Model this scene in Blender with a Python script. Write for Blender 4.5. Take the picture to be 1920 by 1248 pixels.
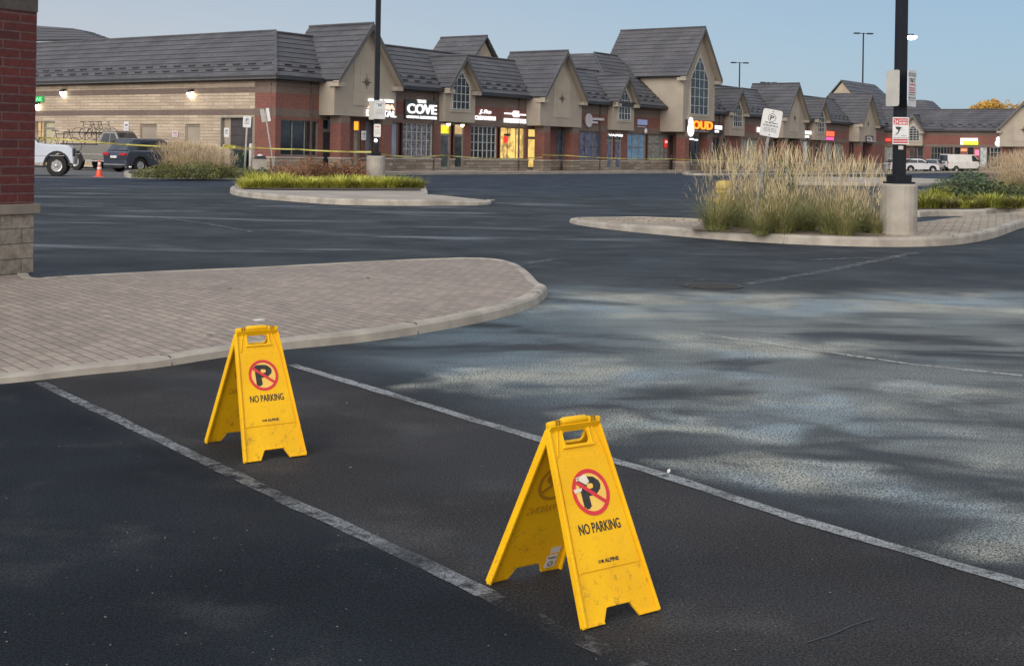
import bpy, bmesh, math, random
from mathutils import Vector, Matrix, geometry
random.seed(7)
for o in list(bpy.data.objects): bpy.data.objects.remove(o)
sc = bpy.context.scene
COL = sc.collection
# ------------------------------------------------------------------ camera
F_PX, EYE, ROLL, PPX, PPY = 2500.0, 1.53, 0.016, 960.0, 271.0   # photo is 1920 x 1248
cam = bpy.data.cameras.new('camera')
cam.sensor_width = 36.0; cam.sensor_fit = 'HORIZONTAL'
cam.lens = 36.0 * F_PX / 1920.0
cam.shift_y = -(624.0 - PPY) / 1920.0
cam.clip_start = 0.05; cam.clip_end = 4000.0
camo = bpy.data.objects.new('camera', cam); COL.objects.link(camo)
c_, s_ = math.cos(ROLL), math.sin(ROLL)
camo.matrix_world = Matrix(((c_, -s_, 0, 0), (0, 0, -1, 0), (s_, c_, 0, EYE), (0, 0, 0, 1)))
sc.camera = camo
# ------------------------------------------------------------------ light (dusk: clear sky after sundown)
SUN_EL, SUN_AZ = math.radians(24.0), math.radians(-150.0)      # soft glow behind the camera, azimuth from +Y towards +X
w = bpy.data.worlds.new('World'); sc.world = w; w.use_nodes = True
nt = w.node_tree; bg = nt.nodes['Background']
sky = nt.nodes.new('ShaderNodeTexSky'); sky.sky_type = 'NISHITA'; sky.sun_disc = False
sky.sun_elevation = SUN_EL; sky.sun_rotation = SUN_AZ
sky.air_density = 1.0; sky.dust_density = 1.0; sky.ozone_density = 3.0
def wn(t, **k):
    n = nt.nodes.new(t)
    for a, v in k.items(): setattr(n, a, v)
    return n
def wmap(src, a, b, lo, hi):
    n = wn('ShaderNodeMapRange', interpolation_type='SMOOTHSTEP'); nt.links.new(src, n.inputs[0])
    for i, v in enumerate((a, b, lo, hi)): n.inputs[i + 1].default_value = v
    return n.outputs[0]
def wmix(f, a, b):
    n = wn('ShaderNodeMix', data_type='RGBA')
    if isinstance(f, float): n.inputs[0].default_value = f
    else: nt.links.new(f, n.inputs[0])
    for i, c in ((6, a), (7, b)):
        if isinstance(c, tuple): n.inputs[i].default_value = (*c, 1)
        else: nt.links.new(c, n.inputs[i])
    return n.outputs[2]
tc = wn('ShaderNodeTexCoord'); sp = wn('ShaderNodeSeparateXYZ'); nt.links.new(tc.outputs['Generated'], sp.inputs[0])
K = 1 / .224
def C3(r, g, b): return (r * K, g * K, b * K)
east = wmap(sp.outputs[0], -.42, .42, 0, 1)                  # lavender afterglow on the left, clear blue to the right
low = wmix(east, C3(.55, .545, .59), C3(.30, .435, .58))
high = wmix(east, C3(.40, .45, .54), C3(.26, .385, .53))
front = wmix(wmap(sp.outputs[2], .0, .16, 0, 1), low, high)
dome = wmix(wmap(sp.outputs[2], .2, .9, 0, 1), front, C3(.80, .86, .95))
dome = wmix(wmap(sp.outputs[1], .1, -.6, 0, 1), dome, C3(1.35, 1.25, 1.15))  # warm brightening added to the unseen sky behind the camera, lights the shop fronts
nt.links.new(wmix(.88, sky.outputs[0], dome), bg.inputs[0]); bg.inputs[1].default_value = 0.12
sd = bpy.data.lights.new('sun', 'SUN'); sd.energy = 1.35; sd.angle = math.radians(50); sd.color = (1.0, 0.94, 0.87)
so = bpy.data.objects.new('sun', sd); COL.objects.link(so)
sv = Vector((math.sin(SUN_AZ) * math.cos(SUN_EL), math.cos(SUN_AZ) * math.cos(SUN_EL), math.sin(SUN_EL)))
so.rotation_euler = sv.to_track_quat('Z', 'Y').to_euler()
sc.view_settings.view_transform = 'Standard'; sc.view_settings.look = 'None'
sc.view_settings.gamma = 1.0; sc.view_settings.exposure = 0.9
# ------------------------------------------------------------------ measuring helpers
def gz(y): return -0.008 * min(max(0.0, y - 45.0), 125.0)         # the lot falls gently away
def ray(px, py):
    dx, dy = px - PPX, py - PPY
    return (dx * c_ + dy * s_) / F_PX, -(dy * c_ - dx * s_) / F_PX
def G(px, py, z=0.0):                                             # point of the ground (plus z) at a picture position
    tx, tz = ray(px, py); Y = (z - EYE) / tz
    for _ in range(20): Y = (z + gz(Y) - EYE) / tz
    return Vector((tx * Y, Y))
L_ = math.hypot(.56, .828); DX, DY = .56 / L_, .828 / L_
P0 = (-12.3, 69.2); BZ = gz(P0[1])
def fac(px, py, wv=0.0):                                          # (u, height above lot) on a plane parallel to the shop front
    tx, tz = ray(px, py); ox, oy = P0[0] + DY * wv, P0[1] - DX * wv
    u = (tx * oy - ox) / (DX - DY * tx); Y = oy + u * DY
    return u, EYE + tz * Y - gz(Y)
def sid(px, py, u=0.0):                                           # (w, height) on a plane facing the end wall's way
    tx, tz = ray(px, py); ox, oy = P0[0] + DX * u, P0[1] + DY * u
    wv = (tx * oy - ox) / (DY + DX * tx); Y = oy - wv * DX
    return wv, EYE + tz * Y - gz(Y)
def loc_to_world(p):
    x, y, z = p
    return (P0[0] + DX * x - DY * y, P0[1] + DY * x + DX * y, z + BZ)
def uw(u, wv, z):                                                 # building local coordinates
    Y = P0[1] + DY * u - DX * wv
    return (u, -wv, z + gz(Y) - BZ)
def fmain(a, b, z): return uw(a, b, z)                            # a right, b outward
def fside(a, b, z): return uw(-b, a, z)
UB = 112.0
def ffar(a, b, z): return uw(UB - b, a, z)
def world(f): return lambda a, b, z: loc_to_world(f(a, b, z))
# ------------------------------------------------------------------ materials
MATS = {}
def newmat(name):
    m = bpy.data.materials.new(name); m.use_nodes = True
    return m, m.node_tree, m.node_tree.nodes['Principled BSDF']
def N(nt, typ, **kw):
    n = nt.nodes.new(typ)
    for k, v in kw.items():
        if k.startswith('i_'):
            key = k[2:]; key = int(key) if key.isdigit() else key.replace('_', ' ')
            n.inputs[key].default_value = v
        else: setattr(n, k, v)
    return n
def mixc(nt, fac, c1, c2, blend='MIX'):
    n = nt.nodes.new('ShaderNodeMix'); n.data_type = 'RGBA'; n.blend_type = blend
    for i, c in ((6, c1), (7, c2)):
        if isinstance(c, tuple): n.inputs[i].default_value = (c[0], c[1], c[2], 1)
        else: nt.links.new(c, n.inputs[i])
    if isinstance(fac, (int, float)): n.inputs[0].default_value = fac
    else: nt.links.new(fac, n.inputs[0])
    return n.outputs[2]
def ramp(nt, src, a, b, lo=0.0, hi=1.0):
    n = nt.nodes.new('ShaderNodeMapRange'); n.interpolation_type = 'SMOOTHSTEP'
    nt.links.new(src, n.inputs[0])
    n.inputs[1].default_value = a; n.inputs[2].default_value = b; n.inputs[3].default_value = lo; n.inputs[4].default_value = hi
    return n.outputs[0]
def math_(nt, op, a, b=None, clamp=False):
    n = nt.nodes.new('ShaderNodeMath'); n.operation = op; n.use_clamp = clamp
    for i, v in enumerate((a, b)):
        if v is None: continue
        if isinstance(v, (int, float)): n.inputs[i].default_value = v
        else: nt.links.new(v, n.inputs[i])
    return n.outputs[0]
def coords(nt, scale=(1, 1, 1), kind='Object', rot=(0, 0, 0), loc=(0, 0, 0)):
    tc = nt.nodes.new('ShaderNodeTexCoord'); mp = nt.nodes.new('ShaderNodeMapping')
    nt.links.new(tc.outputs[kind], mp.inputs[0])
    mp.inputs['Scale'].default_value = scale; mp.inputs['Rotation'].default_value = rot; mp.inputs['Location'].default_value = loc
    return mp.outputs[0]
def noise(nt, vec, scale, detail=4, rough=.55, dist=0.0):
    n = nt.nodes.new('ShaderNodeTexNoise'); n.inputs['Scale'].default_value = scale; n.inputs['Detail'].default_value = detail
    n.inputs['Roughness'].default_value = rough; n.inputs['Distortion'].default_value = dist
    nt.links.new(vec, n.inputs['Vector']); return n.outputs[0]
def bump(nt, p, h, strength, dist):
    b = nt.nodes.new('ShaderNodeBump'); b.inputs['Strength'].default_value = strength; b.inputs['Distance'].default_value = dist
    nt.links.new(h, b.inputs['Height']); nt.links.new(b.outputs[0], p.inputs['Normal'])
def pm(name, c1, c2=None, scale=3.0, rough=.6, metal=0.0, bs=None, bd=.01, bst=.5, spec=.5, island=0.0, coat=0.0):
    """plain surface: two close tones mixed by noise, with a little relief"""
    if name in MATS: return MATS[name]
    m, t, p = newmat(name)
    p.inputs['Roughness'].default_value = rough; p.inputs['Metallic'].default_value = metal
    p.inputs['Specular IOR Level'].default_value = spec
    if coat: p.inputs['Coat Weight'].default_value = coat; p.inputs['Coat Roughness'].default_value = .08
    v = coords(t)
    c2 = c2 or tuple(x * .8 for x in c1)
    col = mixc(t, ramp(t, noise(t, v, scale), .3, .7), c1, c2)
    if island:
        g = t.nodes.new('ShaderNodeNewGeometry')
        hv = t.nodes.new('ShaderNodeHueSaturation'); t.links.new(col, hv.inputs['Color'])
        t.links.new(ramp(t, g.outputs['Random Per Island'], 0, 1, 1 - island, 1 + island), hv.inputs['Value'])
        col = hv.outputs[0]
    t.links.new(col, p.inputs['Base Color'])
    if bs: bump(t, p, noise(t, v, bs, 3), bst, bd)
    MATS[name] = m; return m
def em(name, c, strength, base=(.8, .8, .8), vary=0.0, scale=6.0):
    if name in MATS: return MATS[name]
    m, t, p = newmat(name)
    p.inputs['Base Color'].default_value = (c[0] * .12, c[1] * .12, c[2] * .12, 1); p.inputs['Roughness'].default_value = .6
    p.inputs['Emission Strength'].default_value = strength
    if vary:
        v = coords(t); col = mixc(t, ramp(t, noise(t, v, scale, 3), .35, .65), c, tuple(x * (1 - vary) for x in c))
        t.links.new(col, p.inputs['Emission Color'])
    else: p.inputs['Emission Color'].default_value = (*c, 1)
    MATS[name] = m; return m
def brick_vec(t, flat=False):
    tc = t.nodes.new('ShaderNodeTexCoord')
    if flat: return tc.outputs['Object']
    sx = t.nodes.new('ShaderNodeSeparateXYZ'); t.links.new(tc.outputs['Object'], sx.inputs[0])
    cb = t.nodes.new('ShaderNodeCombineXYZ')
    t.links.new(math_(t, 'ADD', sx.outputs[0], sx.outputs[1]), cb.inputs[0]); t.links.new(sx.outputs[2], cb.inputs[1])
    return cb.outputs[0]
def brickmat(name, c1, c2, mortar, bw, bh, ms, rough=.85, bd=.006, vec=None, tint=.25, rot=0.0, msm=.1, off=.5):
    m, t, p = newmat(name)
    v = brick_vec(t) if vec is None else coords(t, rot=(0, 0, rot))
    wob = noise(t, v, 1.3 / bw, 2)
    b = t.nodes.new('ShaderNodeTexBrick'); t.links.new(v, b.inputs['Vector'])
    b.inputs['Scale'].default_value = 1.0; b.inputs['Brick Width'].default_value = bw; b.inputs['Row Height'].default_value = bh
    b.inputs['Mortar Size'].default_value = ms; b.inputs['Mortar Smooth'].default_value = msm; b.inputs['Bias'].default_value = 0.0
    b.offset = off
    b.inputs['Color1'].default_value = (*c1, 1); b.inputs['Color2'].default_value = (*c2, 1); b.inputs['Mortar'].default_value = (*mortar, 1)
    fine = noise(t, v, 6 / bh / 4, 5, .7)
    dk = mixc(t, ramp(t, fine, .35, .7), (1, 1, 1), (1 - tint, 1 - tint, 1 - tint))
    big = mixc(t, ramp(t, noise(t, v, .5, 3), .35, .65), (1, 1, 1), (1 - tint * .6,) * 3)
    col = mixc(t, 1.0, b.outputs[0], dk, 'MULTIPLY'); col = mixc(t, 1.0, col, big, 'MULTIPLY')
    t.links.new(col, p.inputs['Base Color']); p.inputs['Roughness'].default_value = rough
    h = math_(t, 'SUBTRACT', math_(t, 'MULTIPLY', fine, .35), b.outputs[1])
    bump(t, p, h, .8, bd)
    MATS[name] = m; return m
# brick, stone, pavers
M_BRICK_NEAR = brickmat('near_brick', (.12, .023, .02), (.075, .015, .016), (.125, .075, .075), .42, .0975, .008, bd=.004, tint=.35)
M_BRICK = brickmat('shop_brick', (.25, .08, .06), (.17, .058, .048), (.18, .12, .1), .21, .075, .008, tint=.2)
M_BAND = brickmat('brown_brick_band', (.19, .135, .11), (.15, .105, .09), (.17, .14, .12), .21, .075, .008, tint=.2)
M_LEDGE = brickmat('ledge_stone', (.40, .33, .26), (.22, .175, .14), (.15, .12, .1), .9, .2, .012, bd=.02, tint=.35, off=.37)
M_LEDGE2 = brickmat('split_stone', (.56, .455, .35), (.42, .335, .25), (.31, .25, .19), 1.15, .17, .014, bd=.02, tint=.25, off=.37)
M_LEDGE3 = brickmat('near_stone', (.31, .27, .22), (.22, .195, .165), (.14, .125, .11), .43, .165, .006, bd=.02, tint=.5, off=.37, msm=.4)
M_PAVER = brickmat('pavers', (.37, .30, .25), (.275, .23, .195), (.12, .105, .09), .2, .1, .0055, bd=.004, vec='flat', tint=.25, rot=math.radians(52), msm=.3)
M_PAVER2 = brickmat('flag_pavers', (.45, .37, .28), (.34, .275, .21), (.2, .17, .12), .3, .2, .02, bd=.01, vec='flat', tint=.35, rot=math.radians(20), msm=.6)
# concrete etc.
M_KERB = pm('kerb_concrete', (.38, .345, .295), (.24, .215, .185), 2.6, .9, bs=60, bd=.004)
M_CONC = pm('cast_concrete', (.36, .33, .285), (.25, .225, .195), 2.2, .85, bs=25, bd=.004)
M_WALK = pm('walk_concrete', (.33, .29, .25), (.25, .22, .19), .8, .9, bs=30)
M_SILL = pm('stone_sill', (.42, .37, .31), (.33, .29, .25), 3, .85)
M_STUCCO = pm('stucco', (.345, .30, .245), (.295, .255, .21), .9, .9, bs=40, bd=.003)
M_STUCCO2 = pm('pale_stucco', (.385, .335, .27), (.34, .295, .235), .9, .9)
M_SOIL = pm('mulch', (.07, .05, .035), (.03, .022, .018), 8, .95, bs=20, bd=.03)
def roofmat():
    m, t, p = newmat('roof_tile'); v = brick_vec(t)
    b = t.nodes.new('ShaderNodeTexBrick'); t.links.new(v, b.inputs['Vector']); b.inputs['Scale'].default_value = 1
    b.inputs['Brick Width'].default_value = 1.3; b.inputs['Row Height'].default_value = .29; b.inputs['Mortar Size'].default_value = .006
    b.inputs['Color1'].default_value = (.108, .108, .120, 1); b.inputs['Color2'].default_value = (.085, .084, .093, 1); b.inputs['Mortar'].default_value = (.04, .04, .045, 1)
    n1 = noise(t, v, .7, 4, .6); n2 = noise(t, v, 7, 4, .7)
    c = mixc(t, ramp(t, n1, .3, .7), b.outputs[0], mixc(t, 1.0, b.outputs[0], (.72, .73, .76), 'MULTIPLY'))
    c = mixc(t, ramp(t, n2, .4, .7), c, mixc(t, 1.0, c, (.7, .68, .66), 'MULTIPLY'))
    t.links.new(c, p.inputs['Base Color']); p.inputs['Roughness'].default_value = .6; p.inputs['Specular IOR Level'].default_value = .35
    bump(t, p, n2, .5, .02); return m
M_ROOF = roofmat()
M_ROOFLIP = pm('roof_tile_edge', (.052, .052, .060), None, 4, .7)
M_GUTTER = pm('gutter', (.03, .03, .034), None, 3, .4)
M_GUTTERL = pm('rake_trim', (.10, .095, .09), None, 3, .5)
M_FRAME = pm('window_frame', (.30, .28, .25), None, 4, .45, metal=.3)
M_FRAMED = pm('dark_frame', (.02, .018, .018), None, 4, .4)
M_MULL = pm('white_mullion', (.5, .5, .48), None, 4, .5)
M_GLASS = pm('dark_glass', (.012, .014, .017), (.03, .034, .04), 1.2, .06, spec=.6)
M_GLASS2 = pm('sky_glass', (.035, .045, .055), (.012, .014, .018), .9, .12, spec=.35)
M_BLIND = pm('white_blinds', (.34, .36, .34), (.12, .13, .12), 5, .5)
M_GOODS = pm('shelf_goods', (.26, .26, .30), (.025, .022, .03), 5.5, .35)
M_GREYD = pm('charcoal_door', (.052, .044, .048), (.04, .034, .036), 2, .5)
M_BROWND = pm('brown_door', (.045, .03, .025), None, 2, .45)
M_TAND = pm('tan_door', (.30, .25, .20), (.26, .22, .175), 1, .7)
M_BLACK = pm('black_paint', (.008, .009, .012), None, 2, .4)
M_WHITE = pm('white_sign_face', (.66, .66, .66), (.56, .56, .56), 3, .5)
M_SIGNBACK = pm('sign_back', (.5, .48, .44), (.42, .41, .38), 3, .45)
M_GALV = pm('galvanised', (.32, .31, .30), (.22, .22, .21), 6, .45, metal=.6)
M_POLE = pm('black_pole', (.007, .009, .014), (.010, .012, .017), 3, .5, spec=.25)
M_INK = pm('dark_ink', (.03, .03, .035), None, 2, .6)
M_INKR = pm('red_ink', (.5, .03, .045), None, 2, .5)
M_GREYINK = pm('grey_ink', (.22, .22, .24), None, 2, .6)
M_RUBBER = pm('tyre', (.012, .012, .013), None, 6, .8)
M_CHROME = pm('alloy', (.55, .55, .56), (.4, .4, .4), 4, .28, metal=.8)
M_LBLUE = pm('poster_blue', (.2, .36, .5), (.1, .2, .36), 2.5, .4)
M_NAVY = pm('poster_navy', (.05, .06, .12), (.17, .18, .25), 3, .4)
M_LPANEL = pm('poster_pale', (.33, .36, .45), (.26, .29, .38), 1.5, .5)
E_WHITE = em('sign_white_light', (1, .97, .96), .75)
E_PEACH = em('sign_peach_light', (1, .62, .48), 0.75)
E_RED = em('sign_red_light', (1, .05, .04), .9)
E_ORANGE = em('sign_orange_light', (1, .36, .03), .85)
E_YELLOW = em('sign_yellow_light', (1, .85, .03), .75, vary=.5)
E_PINK = em('sign_pink_light', (1, .12, .45), .65)
E_BLUE = em('sign_blue_panel', (.22, .26, .45), .5, vary=.3)
E_SHOP = em('shop_interior_light', (1, .66, .2), .62, vary=.7, scale=2.2)
E_DOORY = em('door_light', (1, .68, .2), .55, vary=.35, scale=2)
E_WARM = em('warm_window_light', (1, .66, .3), .35, vary=.4, scale=2.5)
E_PALE = em('pale_window_light', (.8, .85, .82), .30, vary=.6, scale=2.5)
E_LAMP = em('lamp_light', (1, .88, .62), 9)
E_LAMPC = em('lamp_cool_light', (.95, 1, 1), 12)
E_GREEN = em('green_sign_light', (.02, .3, .06), .7)
# ------------------------------------------------------------------ mesh builder
class MB:
    def __init__(s, xf=None): s.v = []; s.f = []; s.m = []; s.xf = xf
    def P(s, p):
        p = s.xf(*p) if s.xf else p
        s.v.append(tuple(p)); return len(s.v) - 1
    def face(s, pts, mi=0):
        s.f.append([s.P(p) for p in pts]); s.m.append(mi)
    def faces(s, pts, fs, mi=0):
        idx = [s.P(p) for p in pts]
        for f in fs: s.f.append([idx[i] for i in f]); s.m.append(mi)
    def hexa(s, p, mi=0):
        s.faces(p, [(0, 3, 2, 1), (4, 5, 6, 7), (0, 1, 5, 4), (1, 2, 6, 5), (2, 3, 7, 6), (3, 0, 4, 7)], mi)
    def box(s, x0, x1, y0, y1, z0, z1, mi=0):
        s.hexa([(x0, y0, z0), (x1, y0, z0), (x1, y1, z0), (x0, y1, z0), (x0, y0, z1), (x1, y0, z1), (x1, y1, z1), (x0, y1, z1)], mi)
    def extr(s, pts, vec, mi=0):
        n = len(pts); q = [tuple(a + b for a, b in zip(p, vec)) for p in pts]
        s.faces(list(pts) + q, [tuple(range(n))[::-1], tuple(range(n, 2 * n))] + [(i, (i + 1) % n, n + (i + 1) % n, n + i) for i in range(n)], mi)
    def tube(s, pts, r, n=8, mi=0, cap=True):
        pts = [Vector(p) for p in pts]; rs = r if isinstance(r, (list, tuple)) else [r] * len(pts)
        rings = []
        for i, p in enumerate(pts):
            t = (pts[min(i + 1, len(pts) - 1)] - pts[max(i - 1, 0)]).normalized()
            a = t.orthogonal().normalized() if i == 0 else (pa - t * pa.dot(t)).normalized()
            pa = a; b = t.cross(a)
            rings.append([s.P(p + (a * math.cos(k * 2 * math.pi / n) + b * math.sin(k * 2 * math.pi / n)) * rs[i]) for k in range(n)])
        for i in range(len(rings) - 1):
            for k in range(n):
                s.f.append([rings[i][k], rings[i][(k + 1) % n], rings[i + 1][(k + 1) % n], rings[i + 1][k]]); s.m.append(mi)
        if cap:
            s.f.append(rings[0][::-1]); s.m.append(mi); s.f.append(rings[-1][:]); s.m.append(mi)
    def lathe(s, prof, c=(0, 0, 0), n=24, mi=0, axis='z'):
        rings = []
        for r, h in prof:
            rg = []
            for k in range(n):
                a = 2 * math.pi * k / n; x, y = r * math.cos(a), r * math.sin(a)
                q = (x, y, h) if axis == 'z' else ((x, h, y) if axis == 'y' else (h, x, y))
                rg.append(s.P((c[0] + q[0], c[1] + q[1], c[2] + q[2])))
            rings.append(rg)
        for i in range(len(rings) - 1):
            for k in range(n):
                s.f.append([rings[i][k], rings[i][(k + 1) % n], rings[i + 1][(k + 1) % n], rings[i + 1][k]]); s.m.append(mi)
        s.f.append(rings[0][::-1]); s.m.append(mi); s.f.append(rings[-1][:]); s.m.append(mi)
    def build(s, name, mats, parent=None, smooth=False, bevel=0.0, label=None, cat=None, group=None, kind=None, recenter=None, normals=True, mesh_only=False):
        me = bpy.data.meshes.new(name)
        off = Vector((0, 0, 0))
        if recenter is None: recenter = (parent is None and kind is None)
        if recenter and s.v:
            xs = [p[0] for p in s.v]; ys = [p[1] for p in s.v]; zs = [p[2] for p in s.v]
            off = Vector(((min(xs) + max(xs)) / 2, (min(ys) + max(ys)) / 2, min(zs)))
        me.from_pydata([tuple(Vector(p) - off) for p in s.v], [], s.f)
        mats = mats if isinstance(mats, (list, tuple)) else [mats]
        for m in mats: me.materials.append(m)
        me.polygons.foreach_set('material_index', s.m)
        if normals:
            bm = bmesh.new(); bm.from_mesh(me); bmesh.ops.recalc_face_normals(bm, faces=bm.faces); bm.to_mesh(me); bm.free()
        if smooth:
            me.polygons.foreach_set('use_smooth', [True] * len(me.polygons))
        me.update()
        if mesh_only: return me
        return link(name, me, parent, off, bevel, smooth, label, cat, group, kind)
def link(name, me, parent=None, loc=(0, 0, 0), bevel=0.0, smooth=False, label=None, cat=None, group=None, kind=None):
    o = bpy.data.objects.new(name, me); COL.objects.link(o); o.location = loc
    if parent: o.parent = parent
    if bevel:
        b = o.modifiers.new('bevel', 'BEVEL'); b.width = bevel; b.segments = 2; b.limit_method = 'ANGLE'; b.angle_limit = math.radians(40)
    tag(o, label, cat, group, kind); return o
def tag(o, label=None, cat=None, group=None, kind=None):
    if label: o['label'] = label
    if cat: o['category'] = cat
    if group: o['group'] = group
    if kind: o['kind'] = kind
    return o
def thing(name, label, cat, loc=(0, 0, 0), rz=0.0, group=None):
    o = bpy.data.objects.new(name, None); COL.objects.link(o); o.location = loc; o.rotation_euler = (0, 0, rz)
    o.empty_display_size = .3
    return tag(o, label, cat, group)
def copy_thing(r, loc, rz=0.0, label=None, scale=None):
    c = r.copy(); COL.objects.link(c); c.location = loc; c.rotation_euler = (0, 0, rz)
    if label: c['label'] = label
    if scale: c.scale = scale
    for ch in r.children:
        k = ch.copy(); COL.objects.link(k); k.parent = c
        for g in ch.children:
            d = g.copy(); COL.objects.link(d); d.parent = k
    return c
def text_mesh(body, size=1.0, extrude=0.0, spacing=1.0):
    cu = bpy.data.curves.new('lettering', 'FONT'); cu.body = body; cu.size = size; cu.extrude = extrude
    cu.align_x = 'LEFT'; cu.space_character = spacing; cu.resolution_u = 3
    ob = bpy.data.objects.new('lettering', cu); COL.objects.link(ob)
    dg = bpy.context.evaluated_depsgraph_get(); dg.update()
    me = bpy.data.meshes.new_from_object(ob.evaluated_get(dg))
    V = [tuple(v.co) for v in me.vertices]; Fs = [list(p.vertices) for p in me.polygons]
    bpy.data.objects.remove(ob); bpy.data.curves.remove(cu); bpy.data.meshes.remove(me)
    return V, Fs
def put_text(mb, body, x0, x1, y0, y1, fn, extrude=0.02, mi=0, spacing=1.0, bold=0.0, shear=0.0):
    """fit a text into the rectangle; fn(x, y, d) gives the 3-D point, d is the height above the face"""
    V, Fs = text_mesh(body, 1.0, 0.5, spacing)
    if not V: return
    ax, bx = min(v[0] for v in V), max(v[0] for v in V); ay, by = min(v[1] for v in V), max(v[1] for v in V)
    k = [(-bold, 0), (bold, 0), (0, bold * .8), (0, -bold * .8)] if bold else [(0, 0)]
    for j, (ox, oy) in enumerate(k):
        pts = []
        for v in V:
            fy = (v[1] - ay) / max(by - ay, 1e-6)
            x = x0 + (v[0] - ax) / (bx - ax) * (x1 - x0) + ox + shear * fy; y = y0 + fy * (y1 - y0) + oy
            pts.append(fn(x, y, (v[2] + .5) * extrude + j * extrude * .02))
        mb.faces(pts, Fs, mi)
def plate(mb, outer, holes, fn, th, mi=0):
    """flat plate with holes; fn(x, y, d)"""
    loops = [outer] + holes
    tri = geometry.tessellate_polygon([[Vector((p[0], p[1], 0)) for p in l] for l in loops])
    flat = [p for l in loops for p in l]
    mb.faces([fn(p[0], p[1], th) for p in flat], [tuple(t) for t in tri], mi)
    mb.faces([fn(p[0], p[1], 0) for p in flat], [tuple(t)[::-1] for t in tri], mi)
    for l in loops:
        n = len(l)
        for i in range(n):
            a, b = l[i], l[(i + 1) % n]
            mb.face([fn(a[0], a[1], 0), fn(b[0], b[1], 0), fn(b[0], b[1], th), fn(a[0], a[1], th)], mi)
def ringpoly(cx, cy, r, n=40): return [(cx + r * math.cos(2 * math.pi * k / n), cy + r * math.sin(2 * math.pi * k / n)) for k in range(n)]
def rrect(x0, x1, y0, y1, r, n=5):
    pts = []
    for cx, cy, a in ((x1 - r, y1 - r, 0), (x0 + r, y1 - r, 90), (x0 + r, y0 + r, 180), (x1 - r, y0 + r, 270)):
        for k in range(n + 1):
            t = math.radians(a + 90 * k / n); pts.append((cx + r * math.cos(t), cy + r * math.sin(t)))
    return pts
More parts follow.
